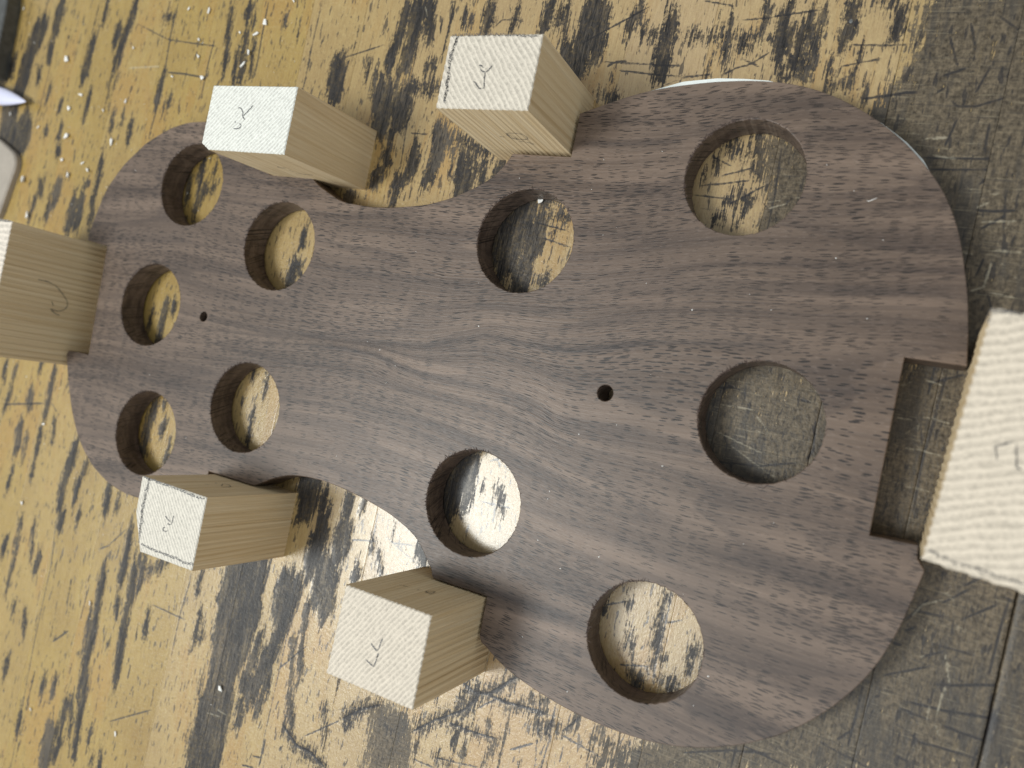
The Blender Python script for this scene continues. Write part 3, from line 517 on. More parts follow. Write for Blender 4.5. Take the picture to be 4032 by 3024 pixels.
def spruce_material(name, ang, pitch, phase, end_warm):
    """ang: direction of the growth rings on the end grain (degrees, block frame); pitch in mm"""
    t = NT(name)
    pos = t.n('ShaderNodeTexCoord').outputs['Object']
    P = t.scale(pos, (1000, 1000, 1000))
    a = math.radians(ang + 90)
    dp = t.n('ShaderNodeVectorMath', operation='DOT_PRODUCT')
    t.set(dp.inputs[0], P); dp.inputs[1].default_value = (math.cos(a), math.sin(a), .012)
    wob = t.noise(t.scale(P, (.06, .06, .01), (phase, 1, 0)), 2, .5)
    r = t.madd(dp.outputs['Value'], 1.0 / pitch, t.madd(wob, 1.6, phase))
    wid = t.noise(t.scale(P, (.35, .35, .01), (3, phase, 1)), 1, .5)
    r = t.add(r, t.mul(wid, .35))
    fr = t.math('FRACT', r)
    ring = t.math('MULTIPLY', t.step(fr, .25, .80), t.math('SUBTRACT', 1.0, t.step(fr, .86, .98)))
    fib = t.noise(t.scale(P, (2.5, 2.5, .06)), 3, .6)
    stre = t.noise(t.scale(P, (.45, .45, .012), (6, 6, 2)), 3, .6)
    side = t.mix(t.lin(t.add(t.mul(fib, .5), t.mul(stre, .6)), .4, .75), (.66, .495, .285), (.80, .65, .43))
    rn = t.noise(t.scale(P, (.22, .22, .004), (2, 1, 5)), 2, .5)
    side = t.mix(t.mul(ring, t.lin(rn, .38, .8, .06, .60)), side, (.42, .27, .12))
    # sawn end grain: torn pale fibres, late wood standing up as lighter ridges
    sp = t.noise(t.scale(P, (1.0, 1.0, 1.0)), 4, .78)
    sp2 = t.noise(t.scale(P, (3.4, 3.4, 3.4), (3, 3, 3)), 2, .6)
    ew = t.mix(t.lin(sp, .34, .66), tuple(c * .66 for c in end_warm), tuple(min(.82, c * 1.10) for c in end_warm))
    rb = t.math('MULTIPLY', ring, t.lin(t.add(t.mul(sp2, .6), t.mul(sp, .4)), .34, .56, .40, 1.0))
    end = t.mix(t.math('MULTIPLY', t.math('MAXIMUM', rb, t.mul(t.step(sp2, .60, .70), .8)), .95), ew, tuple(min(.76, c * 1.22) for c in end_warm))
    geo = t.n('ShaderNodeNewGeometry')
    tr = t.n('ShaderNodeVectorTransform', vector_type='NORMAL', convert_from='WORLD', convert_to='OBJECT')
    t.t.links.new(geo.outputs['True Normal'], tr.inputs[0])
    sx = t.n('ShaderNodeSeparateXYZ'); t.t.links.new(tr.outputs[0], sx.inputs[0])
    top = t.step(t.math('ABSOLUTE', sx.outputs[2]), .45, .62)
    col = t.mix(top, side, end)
    h = t.add(t.mul(ring, t.madd(top, .45, .12)), t.add(t.mul(t.mul(sp2, top), .9), t.mul(fib, .2)))
    t.bump(h, .5, .00025)
    return t.out(Base_Color=col, Roughness=.62, Specular_IOR_Level=.3)

M_BENCH = bench_material()
M_WALNUT = walnut_material()
M_CHIP = plain('pale_wood_chip', (.76, .74, .70), .8, .08, 900)
M_STEEL = plain('dull_steel', (.17, .17, .165), .5, .4, 900, .6)

def graphite(name, cov):
    t = NT(name)
    p = t.n('ShaderNodeTexCoord').outputs['Object']
    f = t.noise(p, 3, .6, 0, 2600)
    t.out(Base_Color=(.07, .07, .075), Roughness=.5, Alpha=t.mul(t.step(f, .62 - cov * .5, .72 - cov * .42), .88))
    return t.m
M_PENCIL = graphite('graphite', .50)
M_SMUDGE = graphite('smudged_graphite', .36)

# ------------------------------------------------------------------ workbench: worn strips glued side by side
TH = math.radians(-14)
bench = link('workbench', None)
bench.rotation_euler = (0, 0, TH)
tag(bench, 'worn yellow and grey wooden bench top of narrow glued strips under the mould', 'workbench')

RES = .45
W0, W1, S0, S1 = -500., 130., -300., 330.
NW, NS = int((W1 - W0) / RES), int((S1 - S0) / RES)
R_D = np.zeros((NW, NS), np.float32); R_B = R_D.copy(); R_S = R_D.copy(); R_P = R_D.copy()

def stroke(R, pts, hw, soft, gain=1.0, taper=True, along=1.0):
    """along < 1 stretches the soft edge along the strips, so ends fray more than sides"""
    pts = np.asarray(pts, float)
    m = (hw + soft * 1.2) / along
    lo = np.floor((pts.min(0) - m - (W0, S0)) / RES).astype(int)
    hi = np.ceil((pts.max(0) + m - (W0, S0)) / RES).astype(int)
    lo = np.maximum(lo, 0); hi = np.minimum(hi, (NW, NS))
    if (hi <= lo).any(): return
    gw = W0 + (np.arange(lo[0], hi[0]) + .5) * RES
    gs = S0 + (np.arange(lo[1], hi[1]) + .5) * RES
    P = np.stack(np.meshgrid(gw, gs * along, indexing='ij'), -1)
    raw = pts; pts = pts * (1, along)
    L = np.hypot(*np.diff(pts, axis=0).T); T = L.sum(); c = 0.0
    best = np.full(P.shape[:2], -9., np.float32)
    for i in range(len(pts) - 1):
        d, t = seg_dist(P, pts[i], pts[i + 1])
        u = (c + t * L[i]) / max(T, 1e-6); c += L[i]
        dr = raw[i + 1] - raw[i]; dr = dr / (np.hypot(*dr) + 1e-9)
        h = hw * math.hypot(dr[1], dr[0] * along) * (np.clip(np.minimum(u, 1 - u) * 6 + .35, 0, 1) if taper else 1.0)
        best = np.maximum(best, h - d)
    v = np.clip(.5 + best / (2 * soft), 0, 1.45) * gain
    sub = R[lo[0]:hi[0], lo[1]:hi[1]]
    np.maximum(sub, v, out=sub)

for r in DIRT_AND_SHADE:
    stroke(R_D, np.array(r[1:]).reshape(-1, 2), r[0] * .66 + .25, 2.0, along=.35)
for r in SCRATCH:
    stroke(R_S, np.array(r[1:]).reshape(-1, 2), max(.2, r[0] * .36), .55)
for r in PALE:
    stroke(R_P, np.array(r[1:]).reshape(-1, 2), max(.18, r[0] * .22), .5)
gw = W0 + (np.arange(NW) + .5) * RES; gs = S0 + (np.arange(NS) + .5) * RES
GP = np.stack(np.meshgrid(gw, gs, indexing='ij'), -1).reshape(-1, 2)
bm_ = np.zeros(len(GP), bool)
for p in BARE: bm_ |= inside(p, GP)
yl_ = np.zeros(len(GP), bool)
for p in YELLOW: yl_ |= inside(p, GP)
bm_ &= ~yl_
R_B = bm_.reshape(NW, NS).astype(np.float32)
for ax in (0, 1):                                   # soften the border so the grain can break it up
    for _ in range(6 if ax == 0 else 9):
        R_B = (R_B + np.roll(R_B, 4, ax) + np.roll(R_B, -4, ax)) / 3
BARE_MASK = R_B > .5
# countless short nicks and streaks along the strips, fine scratches across them
def is_bare(w, s):
    i = int((w - W0) / RES); j = int((s - S0) / RES)
    return 0 <= i < NW and 0 <= j < NS and BARE_MASK[i, j]
for _ in range(8500):
    w, s = RNG.uniform(-470, 60), RNG.uniform(-260, 200)
    b = is_bare(w, s)
    if b and RNG.random() < .6: continue
    L = RNG.gamma(1.5, 1.6); a = RNG.normal(0, .12)
    stroke(R_S, [(w, s), (w + L * math.sin(a), s + L)], RNG.uniform(.10, .26), .42, RNG.uniform(.45, 1))
for _ in range(300):
    w, s = RNG.uniform(-470, 60), RNG.uniform(-260, 200)
    L = RNG.gamma(2.4, 7.0); a = RNG.normal(0, .03)
    stroke(R_D, [(w, s), (w + L * math.sin(a), s + L)], RNG.uniform(.12, .42), 1.0, RNG.uniform(.6, 1), along=.3)
for _ in range(8500):
    w, s = RNG.uniform(-300, 60), RNG.uniform(-260, 200)
    b = is_bare(w, s)
    if not b and RNG.random() < (.80 if w > -150 else .95): continue
    L = RNG.gamma(1.6, 3.6 if b else 6.0); a = RNG.choice([-1.25, -1.05, 1.2, 1.45, .6, -.5, 1.57]) + RNG.normal(0, .4)
    k = RNG.normal(0, .12)
    pts = [(w + q * L * math.sin(a + k * q), s + q * L * math.cos(a + k * q)) for q in (0, .33, .66, 1)]
    stroke(R_P if b and RNG.random() < .45 else R_S, pts, RNG.uniform(.05, .2), .45, RNG.uniform(.35, .85))

VIS = np.array(VISIBLE)
def plank(w0, w1, tint, shift, dz, ol, orr):
    """ol, orr: how far the joint on either side has opened (0 tight .. 1 gaping)"""
    a, b = w0 + .012 + .13 * ol, w1 - .012 - .13 * orr
    gl, gr = .01 + .2 * ol, .01 + .2 * orr
    near = VIS[(VIS[:, 0] > w0 - 90) & (VIS[:, 0] < w1 + 90)]
    fine = -455 < (w0 + w1) / 2 < 52
    if fine:
        # span of the strip that lies in the photographed area
        g = np.stack([np.full(800, (w0 + w1) / 2), np.linspace(S0, S1, 800)], -1)
        k = inside(VISIBLE, g)
        s_lo, s_hi = (g[k, 1].min() - 22, g[k, 1].max() + 22) if k.any() else (-60, 60)
        ss = np.r_[np.arange(S0 + 2, s_lo, 6.), np.arange(s_lo, s_hi, .5), np.arange(s_hi, S1 - 2, 6.)]
        ww = np.r_[a, a + .12, a + .35, np.arange(a + .8, b - .7, .5), b - .35, b - .12, b]
    else:
        ss = np.arange(S0 + 2, S1 - 2, 6.); ww = np.r_[a, a + .3, np.linspace(a + 2, b - 2, 8), b - .3, b]
    nw, ns = len(ww), len(ss)
    WWm, SSm = np.meshgrid(ww, ss, indexing='ij')
    fi = np.clip((WWm - W0) / RES - .5, 0, NW - 1.01); fj = np.clip((SSm - S0) / RES - .5, 0, NS - 1.01)
    i0 = fi.astype(int); j0 = fj.astype(int); u = fi - i0; v = fj - j0
    samp = lambda R: (R[i0, j0] * (1 - u) * (1 - v) + R[i0 + 1, j0] * u * (1 - v) + R[i0, j0 + 1] * (1 - u) * v + R[i0 + 1, j0 + 1] * u * v)
    d, br, sc, pa = samp(R_D), samp(R_B), samp(R_S), samp(R_P)
    e = np.minimum(WWm - a, b - WWm)
    z = dz - .10 * np.clip((d - .4) * 2, 0, 1) - .05 * np.clip((sc - .4) * 2, 0, 1) - np.where(WWm - a < b - WWm, gl, gr) * np.clip(1 - e / .38, 0, 1) ** 2
    co = np.stack([WWm, SSm, z], -1).reshape(-1, 3)
    idx = np.arange(nw * ns).reshape(nw, ns)
    q = np.stack([idx[:-1, :-1], idx[1:, :-1], idx[1:, 1:], idx[:-1, 1:]], -1).reshape(-1, 4)
    # sides and underside
    rim = np.r_[idx[0, ::-1], idx[1:, 0], idx[-1, 1:], idx[-2:0:-1, -1]]
    low = co[rim].copy(); low[:, 2] = -32.
    n0 = len(co); m = len(rim); k = np.arange(m)
    sq = np.stack([rim[k], rim[(k + 1) % m], n0 + (k + 1) % m, n0 + k], -1)[:, ::-1]
    co = np.vstack([co, low]) * .001
    faces = np.vstack([q, sq])
    me = bpy.data.meshes.new('plank')
    me.vertices.add(len(co)); me.vertices.foreach_set('co', co.ravel())
    me.loops.add(faces.size); me.loops.foreach_set('vertex_index', faces.ravel().astype(np.int32))
    me.polygons.add(len(faces)); me.polygons.foreach_set('loop_start', np.arange(0, faces.size, 4, dtype=np.int32))
    me.update(calc_edges=True)
    at = me.attributes.new('wear', 'FLOAT_COLOR', 'POINT')
    c = np.zeros((len(co), 4), np.float32)
    c[:n0] = np.stack([d, br, sc, pa], -1).reshape(-1, 4)
    at.data.foreach_set('color', c.ravel())
    o = link('plank', me, M_BENCH, bench)
    o['tint'] = float(tint); o['shift'] = float(shift)
    return o

JOINTS = [39.5 - 28.33 * k for k in range(-3, 19)][::-1]
def opening(w):
    for c, v in ((39.5, 1.5), (11.2, .25), (-17.2, .35), (-45.5, .12), (-73.8, .2), (-130.5, .12), (-215.5, .2), (-243.8, .15), (-328.8, .15)):
        if abs(w - c) < 3: return v
    return .06
OPEN = [opening(w) for w in JOINTS]
for k in range(len(JOINTS) - 1):
    w0, w1 = JOINTS[k], JOINTS[k + 1]
    mid = (w0 + w1) / 2
    base = np.clip((mid + 320) / 210, 0, 1)
    tint = float(np.clip(base * .75 + RNG.normal(0, .13), 0, 1))
    plank(w0, w1, tint, 37.3 * k, -abs(RNG.normal(0, .015)), OPEN[k], OPEN[k + 1])

# nail heads driven into the strips
def nail():
    v = []; f = []
    prof = [(0, .12), (.6, .1), (.95, .04), (1.05, -.05), (1.05, -1.5)]
    n = 14
    for r, z in prof[1:]:
        v += [(r * math.cos(2 * math.pi * i / n) * .001, r * math.sin(2 * math.pi * i / n) * .001, z * .001) for i in range(n)]
    v.append((0, 0, .00012)); c = len(v) - 1
    f += [(c, i, (i + 1) % n) for i in range(n)]
    for j in range(3): f += [(j * n + i, (j + 1) * n + i, (j + 1) * n + (i + 1) % n, j * n + (i + 1) % n) for i in range(n)]
    return mesh('nail_head', v, f, True)
nm = nail()
for w, s in NAILS[:3]:
    o = link('nail_head', nm, M_STEEL, bench)
    o.location = (w * .001, s * .001, -.0002)

# ------------------------------------------------------------------ violin mould (frame: u along the body, v across, mm)
MO = Vector((-.1533, .0393, 0)); MA = math.radians(-12.6364)
T_TOP, T_BOT = 12.0, .75

UPPER = [(-175, 23.4), (-174.3, 31.9), (-169.7, 47.8), (-161.6, 59.3), (-149.7, 70), (-137, 76.7), (-126.6, 79.7), (-116.8, 80.4), (-105, 79.6), (-93, 77), (-83, 73.3), (-75.3, 70.2)]
WAIST_U = [(-53.2, 60), (-49.8, 57.4), (-37.1, 51.9), (-22.5, 51.0), (-10.9, 51.9), (.6, 53.7), (10.7, 57), (20.8, 62.2), (26, 66.2), (28.8, 69.7), (30.8, 73.9)]
LOWER_U = [(52.4, 88.4), (57.6, 90.5), (64.1, 93), (69.8, 95.1), (77.1, 97), (84.8, 98.3), (94.2, 99.5), (104.8, 100), (112.4, 99.7), (117.8, 99), (123.6, 97.7), (130.4, 95.3), (137, 92.1), (143.7, 88), (150.5, 82.7), (155.9, 77.3), (161.1, 71.1), (164.7, 65), (167.7, 58.2), (169.2, 53.3), (172, 43.3), (173.9, 33.2), (175, 24.6)]
LOWER_L = [(174.6, -29.5), (173, -38.9), (171.2, -47.2), (168.8, -54.6), (165.9, -61.3), (160.8, -69.5), (155.1, -76.4), (148.3, -82.9), (139.9, -88.6), (132, -92.6), (123.9, -95.6), (114.5, -97.5), (107.5, -98.1), (99.2, -98.2), (89.9, -97.6), (81.9, -96.5), (73.5, -94.7), (66.4, -92.6), (60.2, -89.8), (57.2, -87.9)]
WAIST_L = [(31.7, -69.3), (29.3, -67), (27.2, -63.9), (24, -61), (19, -58.5), (14, -56.6), (9.8, -55.3), (0, -53.3), (-11, -51.7), (-19, -51.2), (-26.2, -51.4), (-34.9, -52.6), (-40.5, -54.6), (-46, -57.6), (-48.5, -59.4), (-51.4, -60.5)]
UPPER_L = [(-75.3, -70.2), (-83, -73.3), (-93, -77), (-102, -79), (-111, -79.9), (-119.7, -79.9), (-130.3, -78), (-141.6, -73.5), (-149.5, -68), (-155.4, -62.4), (-162.1, -53.3), (-167.6, -43), (-172, -33.1), (-173.4, -29.1)]
STEP = .9
def sm(p): return smooth_open(p, STEP, 14)
pieces = [sm(UPPER), resample([(-75.3, 70.2), (-75.3, 60)], STEP)[1:], resample([(-75.3, 60), (-53.2, 60)], STEP)[1:],
          sm(WAIST_U)[1:], resample([(30.8, 73.9), (52.4, 73.9)], STEP)[1:], resample([(52.4, 73.9), (52.4, 88.4)], STEP)[1:],
          sm(LOWER_U)[1:], resample([(175, 24.6), (160.3, 24.6)], STEP)[1:], resample([(160.3, 24.6), (160.4, -23.9)], STEP)[1:],
          resample([(160.4, -23.9), (172.1, -23.4)], STEP)[1:], resample([(172.1, -23.4), (172.4, -26.8), (174.6, -29.5)], STEP)[1:],
          sm(LOWER_L)[1:], resample([(57.2, -87.9), (55.4, -87.2), (54.2, -85.3), (54.1, -72.3)], STEP)[1:], resample([(54.1, -72.3), (33.0, -72.3), (31.7, -69.3)], STEP)[1:],
          sm(WAIST_L)[1:], resample([(-51.4, -60.5), (-75.3, -60.4)], STEP)[1:], resample([(-75.3, -60.4), (-75.3, -70.2)], STEP)[1:],
          sm(UPPER_L)[1:], resample([(-173.4, -29.1), (-172.9, -27), (-159.2, -26.7)], STEP)[1:], resample([(-159.2, -26.7), (-161.5, 22.2)], STEP)[1:],
          resample([(-161.5, 22.2), (-175, 23.4)], STEP)[1:-1]]
OUT = np.vstack(pieces)
if area(OUT) < 0: OUT = OUT[::-1].copy()

HOLES_W = [(-256.1, 116.8), (-207.9, 84.6), (-277.3, 67.3), (-276.6, 12.7), (-222.7, 21.7), (-102.9, 73.8), (-31.6, 84.4), (-29.3, 11.7), (-121.9, -13.1), (-64.4, -52.6)]
ca, sa = math.cos(MA), math.sin(MA)
def to_uv(x, y):
    dx, dy = x - MO.x * 1000, y - MO.y * 1000
    return np.array([dx * ca + dy * sa, -dx * sa + dy * ca])
HOLES = [(to_uv(*h), 17.52) for h in HOLES_W] + [(to_uv(-246.2, 59.6), 2.0), (to_uv(-75.3, 21.8), 2.55)]
loops = [OUT]
for c, r in HOLES:
    n = 150 if r > 5 else 36
    a = np.linspace(0, 2 * math.pi, n, endpoint=False)
    rr = r + (RNG.normal(0, .05, n) if r > 5 else 0) + (.06 * np.sin(a * 37 + c[0]) if r > 5 else 0)
    loops.append(np.stack([c[0] + rr * np.cos(a), c[1] + rr * np.sin(a)], -1))

GR = [np.array(g) for g in GRAIN]
def grain_field(p):
    u, v = p[:, 0], p[:, 1]
    lines = []
    for g in GR:
        if g[0, 1] < -60: g = np.array([(-145, -70), (-60, -68), (10, -67), (54, -69), (90, -71.5), (124, -75), (150, -77)])
        gu = np.r_[-220, g[:, 0], 220]; gv = np.r_[g[0, 1], g[:, 1], g[-1, 1]]
        k = np.linspace(-220, 220, 441); y = np.interp(k, gu, gv)
        y = np.convolve(np.pad(y, 4, 'edge'), np.ones(9) / 9, 'valid')
        lines.append((np.interp(u, k, y), float(np.mean(y))))
    lines.sort(key=lambda q: -q[1])
    gt = v + (lines[0][1] - lines[0][0])
    for i in range(len(lines) - 1):
        (ya, ra), (yb, rb) = lines[i], lines[i + 1]
        m = v <= ya
        f = np.clip((v - yb) / np.maximum(ya - yb, 1.), 0, 1)
        gt = np.where(m, rb + f * (ra - rb), gt)
    m = v < lines[-1][0]
    return np.where(m, v + lines[-1][1] - lines[-1][0], gt)

def band_field(p):
    out = np.zeros(len(p))
    for b in BANDS:
        w, s = b[0], b[1]; q = np.array(b[2:]).reshape(-1, 2)
        lo, hi = q.min(0) - 12, q.max(0) + 12
        k = np.where(((p > lo) & (p < hi)).all(1))[0]
        if not len(k): continue
        P = p[k]; best = np.full(len(k), 99.); L = np.hypot(*np.diff(q, axis=0).T); c = 0.; uu = np.zeros(len(k))
        for i in range(len(q) - 1):
            d, t = seg_dist(P, q[i], q[i + 1])
            side = (q[i + 1] - q[i])[0] * (P[:, 1] - q[i][1]) - (q[i + 1] - q[i])[1] * (P[:, 0] - q[i][0])
            d = np.where(side > 0, d, d * .62)          # growth zones end sharply on one side
            m = d < best; best = np.where(m, d, best); uu = np.where(m, (c + t * L[i]) / L.sum(), uu); c += L[i]
        val = s * np.exp(-(best / (w * .5 + .3)) ** 2) * np.clip(np.minimum(uu, 1 - uu) * 7 + .15, 0, 1)
        out[k] = np.where(np.abs(val) > np.abs(out[k]), val, out[k])
    return out

def build_mould():
    bev = .28
    inset = [offset_loop(l, bev) if i == 0 else offset_loop(l, -bev) for i, l in enumerate(loops)]
    v2, tri, nb = fill(inset, .95, .6, RNG)
    if area(v2[tri[0]]) < 0: tri = tri[:, ::-1]
    V = [np.c_[v2, np.full(len(v2), T_TOP)]]; F = [tuple(t) for t in tri]
    n = len(v2); s = 0
    zr = [T_TOP - bev * .35, T_TOP - bev, (T_TOP + T_BOT) / 2, T_BOT]
    allv = [V[0]]
    for li, l in enumerate(loops):
        m = len(l); rings = [np.arange(s, s + m)]
        for q, z in enumerate(zr):
            pos = l if q else (l * .7 + inset[li] * .3)
            allv.append(np.c_[pos, np.full(m, z)]); rings.append(np.arange(n, n + m)); n += m
        for a, b in zip(rings, rings[1:]):
            for i in range(m):
                j = (i + 1) % m
                F.append((a[i], b[i], b[j], a[j]) if li == 0 else (a[j], b[j], b[i], a[i]))
        s += m
    # underside
    allv.append(np.c_[v2, np.full(len(v2), T_BOT + .01)])
    F += [tuple(t[::-1] + n) for t in tri]; n += len(v2)
    A = np.vstack(allv)
    me = mesh('violin_mould', A * .001, F)
    gt = grain_field(A[:, :2])
    depth = T_TOP - A[:, 2]
    at = me.attributes.new('grain', 'FLOAT_VECTOR', 'POINT')
    at.data.foreach_set('vector', np.stack([A[:, 0], gt - depth * .35, depth], -1).astype(np.float32).ravel())
    ab = me.attributes.new('band', 'FLOAT', 'POINT')
    ab.data.foreach_set('value', (band_field(A[:, :2]) * (depth < 1)).astype(np.float32))
    return me

mould = link('violin_mould', build_mould(), M_WALNUT)
mould.location = MO; mould.rotation_euler = (0, 0, MA)
tag(mould, 'dark walnut violin-shaped mould plate with ten round holes lying on the bench', 'violin mould')

# torn fibres left by the bit on the rims where it cut across the grain
def build_fuzz():
    V = []; F = []
    for c, r in HOLES[:10]:
        for _ in range(200):
            a = RNG.normal(math.radians(150), .62)
            if RNG.random() < .16: a = RNG.uniform(0, 2 * math.pi)
            o = np.array([math.cos(a), math.sin(a)])
            b = c + o * (r + RNG.uniform(-.1, .35))
            L = RNG.gamma(2, .30); an = RNG.uniform(0, 6.28) if RNG.random() < .3 else a + math.pi + RNG.normal(0, 1.0)
            if RNG.random() < .45: an = a + RNG.normal(0, .8)
            d = np.array([math.cos(an), math.sin(an)]); w = RNG.uniform(.07, .17)
            pz = np.array([-d[1], d[0]]) * w
            tip = b + d * L
            z = T_TOP + .03; h = RNG.uniform(.0, .45)
            n = len(V)
            V += [(*(b - pz), z), (*(b + pz), z), (*tip, z + h), (*(b + d * .02), z + .14)]
            F += [(n, n + 1, n + 3), (n, n + 3, n + 2), (n + 1, n + 2, n + 3), (n, n + 2, n + 1)]
    return mesh('torn_fibre', np.array(V) * .001, F)
fz = link('torn_fibre', build_fuzz(), plain('walnut_fibre', (.075, .05, .042), .8, .4, 800), mould)
tag(fz, kind='stuff')

# thin white half template under the edge of the mould
def slab(name, loop, z0, z1, mat, parent=None, bev=0.0):
    l = np.array(loop, float)
    if area(l) < 0: l = l[::-1]
    n = len(l)
    rings = [(l, z0), (l, z1 - bev), (offset_loop(l, bev), z1)] if bev else [(l, z0), (l, z1)]
    V = np.vstack([np.c_[p, np.full(n, z)] for p, z in rings]) * .001
    F = [tuple(range(n))[::-1], tuple(range((len(rings) - 1) * n, len(rings) * n))]
    for k in range(len(rings) - 1):
        F += [(k * n + i, k * n + (i + 1) % n, (k + 1) * n + (i + 1) % n, (k + 1) * n + i) for i in range(n)]
    return link(name, mesh(name, V, F), mat, parent)
tl = [(56, 93.4), (57, 95.6)] + list(TEMPLATE_A) + [(118, 102.6), (126, 99.9), (135, 96.2)] + list(TEMPLATE_B) + [(160, 75.5), (157, 73.5), (150, 80), (140, 88), (128, 94), (112, 97.5), (95, 97.3), (75, 94)]
tmp = slab('half_template', tl, .08, .72, plain('white_plastic', (.80, .83, .80), .35, .05, 500))
tmp.location = MO; tmp.rotation_euler = (0, 0, MA)
tag(tmp, 'thin white template sheet peeping out under the curved edge of the mould', 'template')

# ------------------------------------------------------------------ spruce blocks
def ribbon(name, lines, width, mat, parent, to3, jig=.10):
    """flat pencil strokes; to3 maps stroke points and a sideways offset to 3D (mm)"""
    V = []; F = []
    for l in lines:
        p = np.array(l, float)
        # smooth the hand-drawn line
        s = np.r_[0, np.cumsum(np.linalg.norm(np.diff(p, axis=0), axis=1))]
        t = np.linspace(0, s[-1], max(4, int(s[-1] / .45)))
        q = np.stack([np.interp(t, s, p[:, k]) for k in range(p.shape[1])], -1)
        for _ in range(2): q[1:-1] = .5 * q[1:-1] + .25 * (q[:-2] + q[2:])
        q[1:-1] += RNG.normal(0, jig * .5, q[1:-1].shape)
        n0 = len(V); d = np.gradient(q, axis=0); d /= np.maximum(np.linalg.norm(d, axis=1)[:, None], 1e-6)
        for k in range(len(q)):
            w = width * .5 * RNG.uniform(.65, 1.3) * (.55 if k in (0, len(q) - 1) else 1)
            nrm = np.array([-d[k, 1], d[k, 0]])
            V += [to3(q[k] + nrm * w), to3(q[k] - nrm * w)]
        F += [(n0 + 2 * k, n0 + 2 * k + 1, n0 + 2 * k + 3, n0 + 2 * k + 2) for k in range(len(q) - 1)]
    return link(name, mesh(name, np.array(V) * .001, F), mat, parent)

def block(poly, height, ang, pitch, phase, mat, label, relief=.22, lean=(0, 0)):
    """poly: corners (u, v) in the mould frame, mm"""
    p = np.array(poly, float)
    if area(p) < 0: p = p[::-1]
    c = (p.min(0) + p.max(0)) / 2
    root = link('spruce_block', None)
    a = math.radians(ang + 90); nn = np.array([math.cos(a), math.sin(a)])
    rng = np.random.default_rng(int(abs(phase) * 100) + 5)
    loc = p - c
    loop = np.vstack([resample([loc[i], loc[(i + 1) % len(loc)]], .33)[:-1] for i in range(len(loc))])
    def prof(q):
        wob = .35 * np.sin(q[:, 0] * .21 + phase) + .3 * np.sin(q[:, 1] * .17 + 2 * phase)
        f = np.mod(q @ nn / pitch + wob + phase, 1.0)
        return np.where(f < .8, (f / .8) ** 2, (1 - f) / .2)
    ins = offset_loop(loop, .22)
    low = offset_loop(loop, 0) ; rel = relief * (1 - prof(loop))
    t = np.roll(loop, -1, 0) - np.roll(loop, 1, 0); t /= np.hypot(*t.T)[:, None]
    nrm = np.stack([-t[:, 1], t[:, 0]], -1)
    rough = rng.normal(0, .035, len(loop))
    wall = loop + nrm * (rel + rough)[:, None]
    topl = wall + nrm * .30
    v2, tri, nb = fill([topl], .62, .3, rng)
    if area(v2[tri[0]]) < 0: tri = tri[:, ::-1]
    zt = height - .05 * (1 - prof(v2)) + rng.normal(0, .012, len(v2))
    m = len(loop)
    zt[:m] = height - .03 * (1 - prof(v2[:m]))
    V = [np.c_[v2, zt]]; n = len(v2); F = [tuple(q) for q in tri]
    rings = [np.arange(m)]
    for z, k in ((height - .32, 1.), (height * .5, .9), (0.0, 1.1)):
        q = loop + nrm * (rel * k + rough)[:, None] + (np.array([0, 0]))
        V.append(np.c_[q, np.full(m, z)]); rings.append(np.arange(n, n + m)); n += m
    for A, B in zip(rings, rings[1:]):
        F += [(A[i], B[i], B[(i + 1) % m], A[(i + 1) % m]) for i in range(m)]
    F.append(tuple(rings[-1][::-1]))
    A = np.vstack(V)
    body = link('body', mesh('spruce_block_body', A * .001, F), mat, root)
    # the cut ends are not quite square: shear the standing edges a little
    me = body.data
    co = np.empty(len(me.vertices) * 3); me.vertices.foreach_get('co', co); co = co.reshape(-1, 3)
    co[:, 0] += co[:, 2] * lean[0]; co[:, 1] += co[:, 2] * lean[1]
    me.vertices.foreach_set('co', co.ravel()); me.update()
    w = Matrix.Translation(MO) @ Matrix.Rotation(MA, 4, 'Z') @ Vector((c[0] * .001, c[1] * .001, 0))
    root.location = w; root.rotation_euler = (0, 0, MA)
    tag(root, label, 'wood block', 'spruce blocks round the mould')
    sh = np.array(lean) * height
    top3 = lambda q: (q[0] - c[0], q[1] - c[1], height + .10)
    return root, c, top3

H = 45.6
B = {}
def do_block(key, poly, ang, pitch, phase, warm, label, marks, edges=None, side=None, axis=1, sgn=-1, lean=(0, 0), relief=.22, height=H, sideoff=.15):
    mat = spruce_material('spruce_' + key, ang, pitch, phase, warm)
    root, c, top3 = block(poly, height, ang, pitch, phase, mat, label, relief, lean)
    if marks: ribbon('pencil_mark', marks, .38, M_PENCIL, root, top3)
    for e in edges or []: ribbon('pencil_line', [e], .8, M_SMUDGE, root, top3, .25)
    if side:
        val = side[0][0][axis]
        other = 0 if axis == 1 else 1
        l2 = [[(q[other], q[2]) for q in l] for l in side]
        def s3(q):
            z = q[1]; r = [0, 0, z]
            r[other] = q[0] - c[other] + lean[other] * 0
            face = (np.array(poly)[:, axis].min() if sgn < 0 else np.array(poly)[:, axis].max()) - c[axis]
            r[axis] = face + sgn * sideoff + lean[axis] * z
            return tuple(r)
        ribbon('pencil_mark', l2, .36, M_PENCIL, root, s3, .06)
    return root

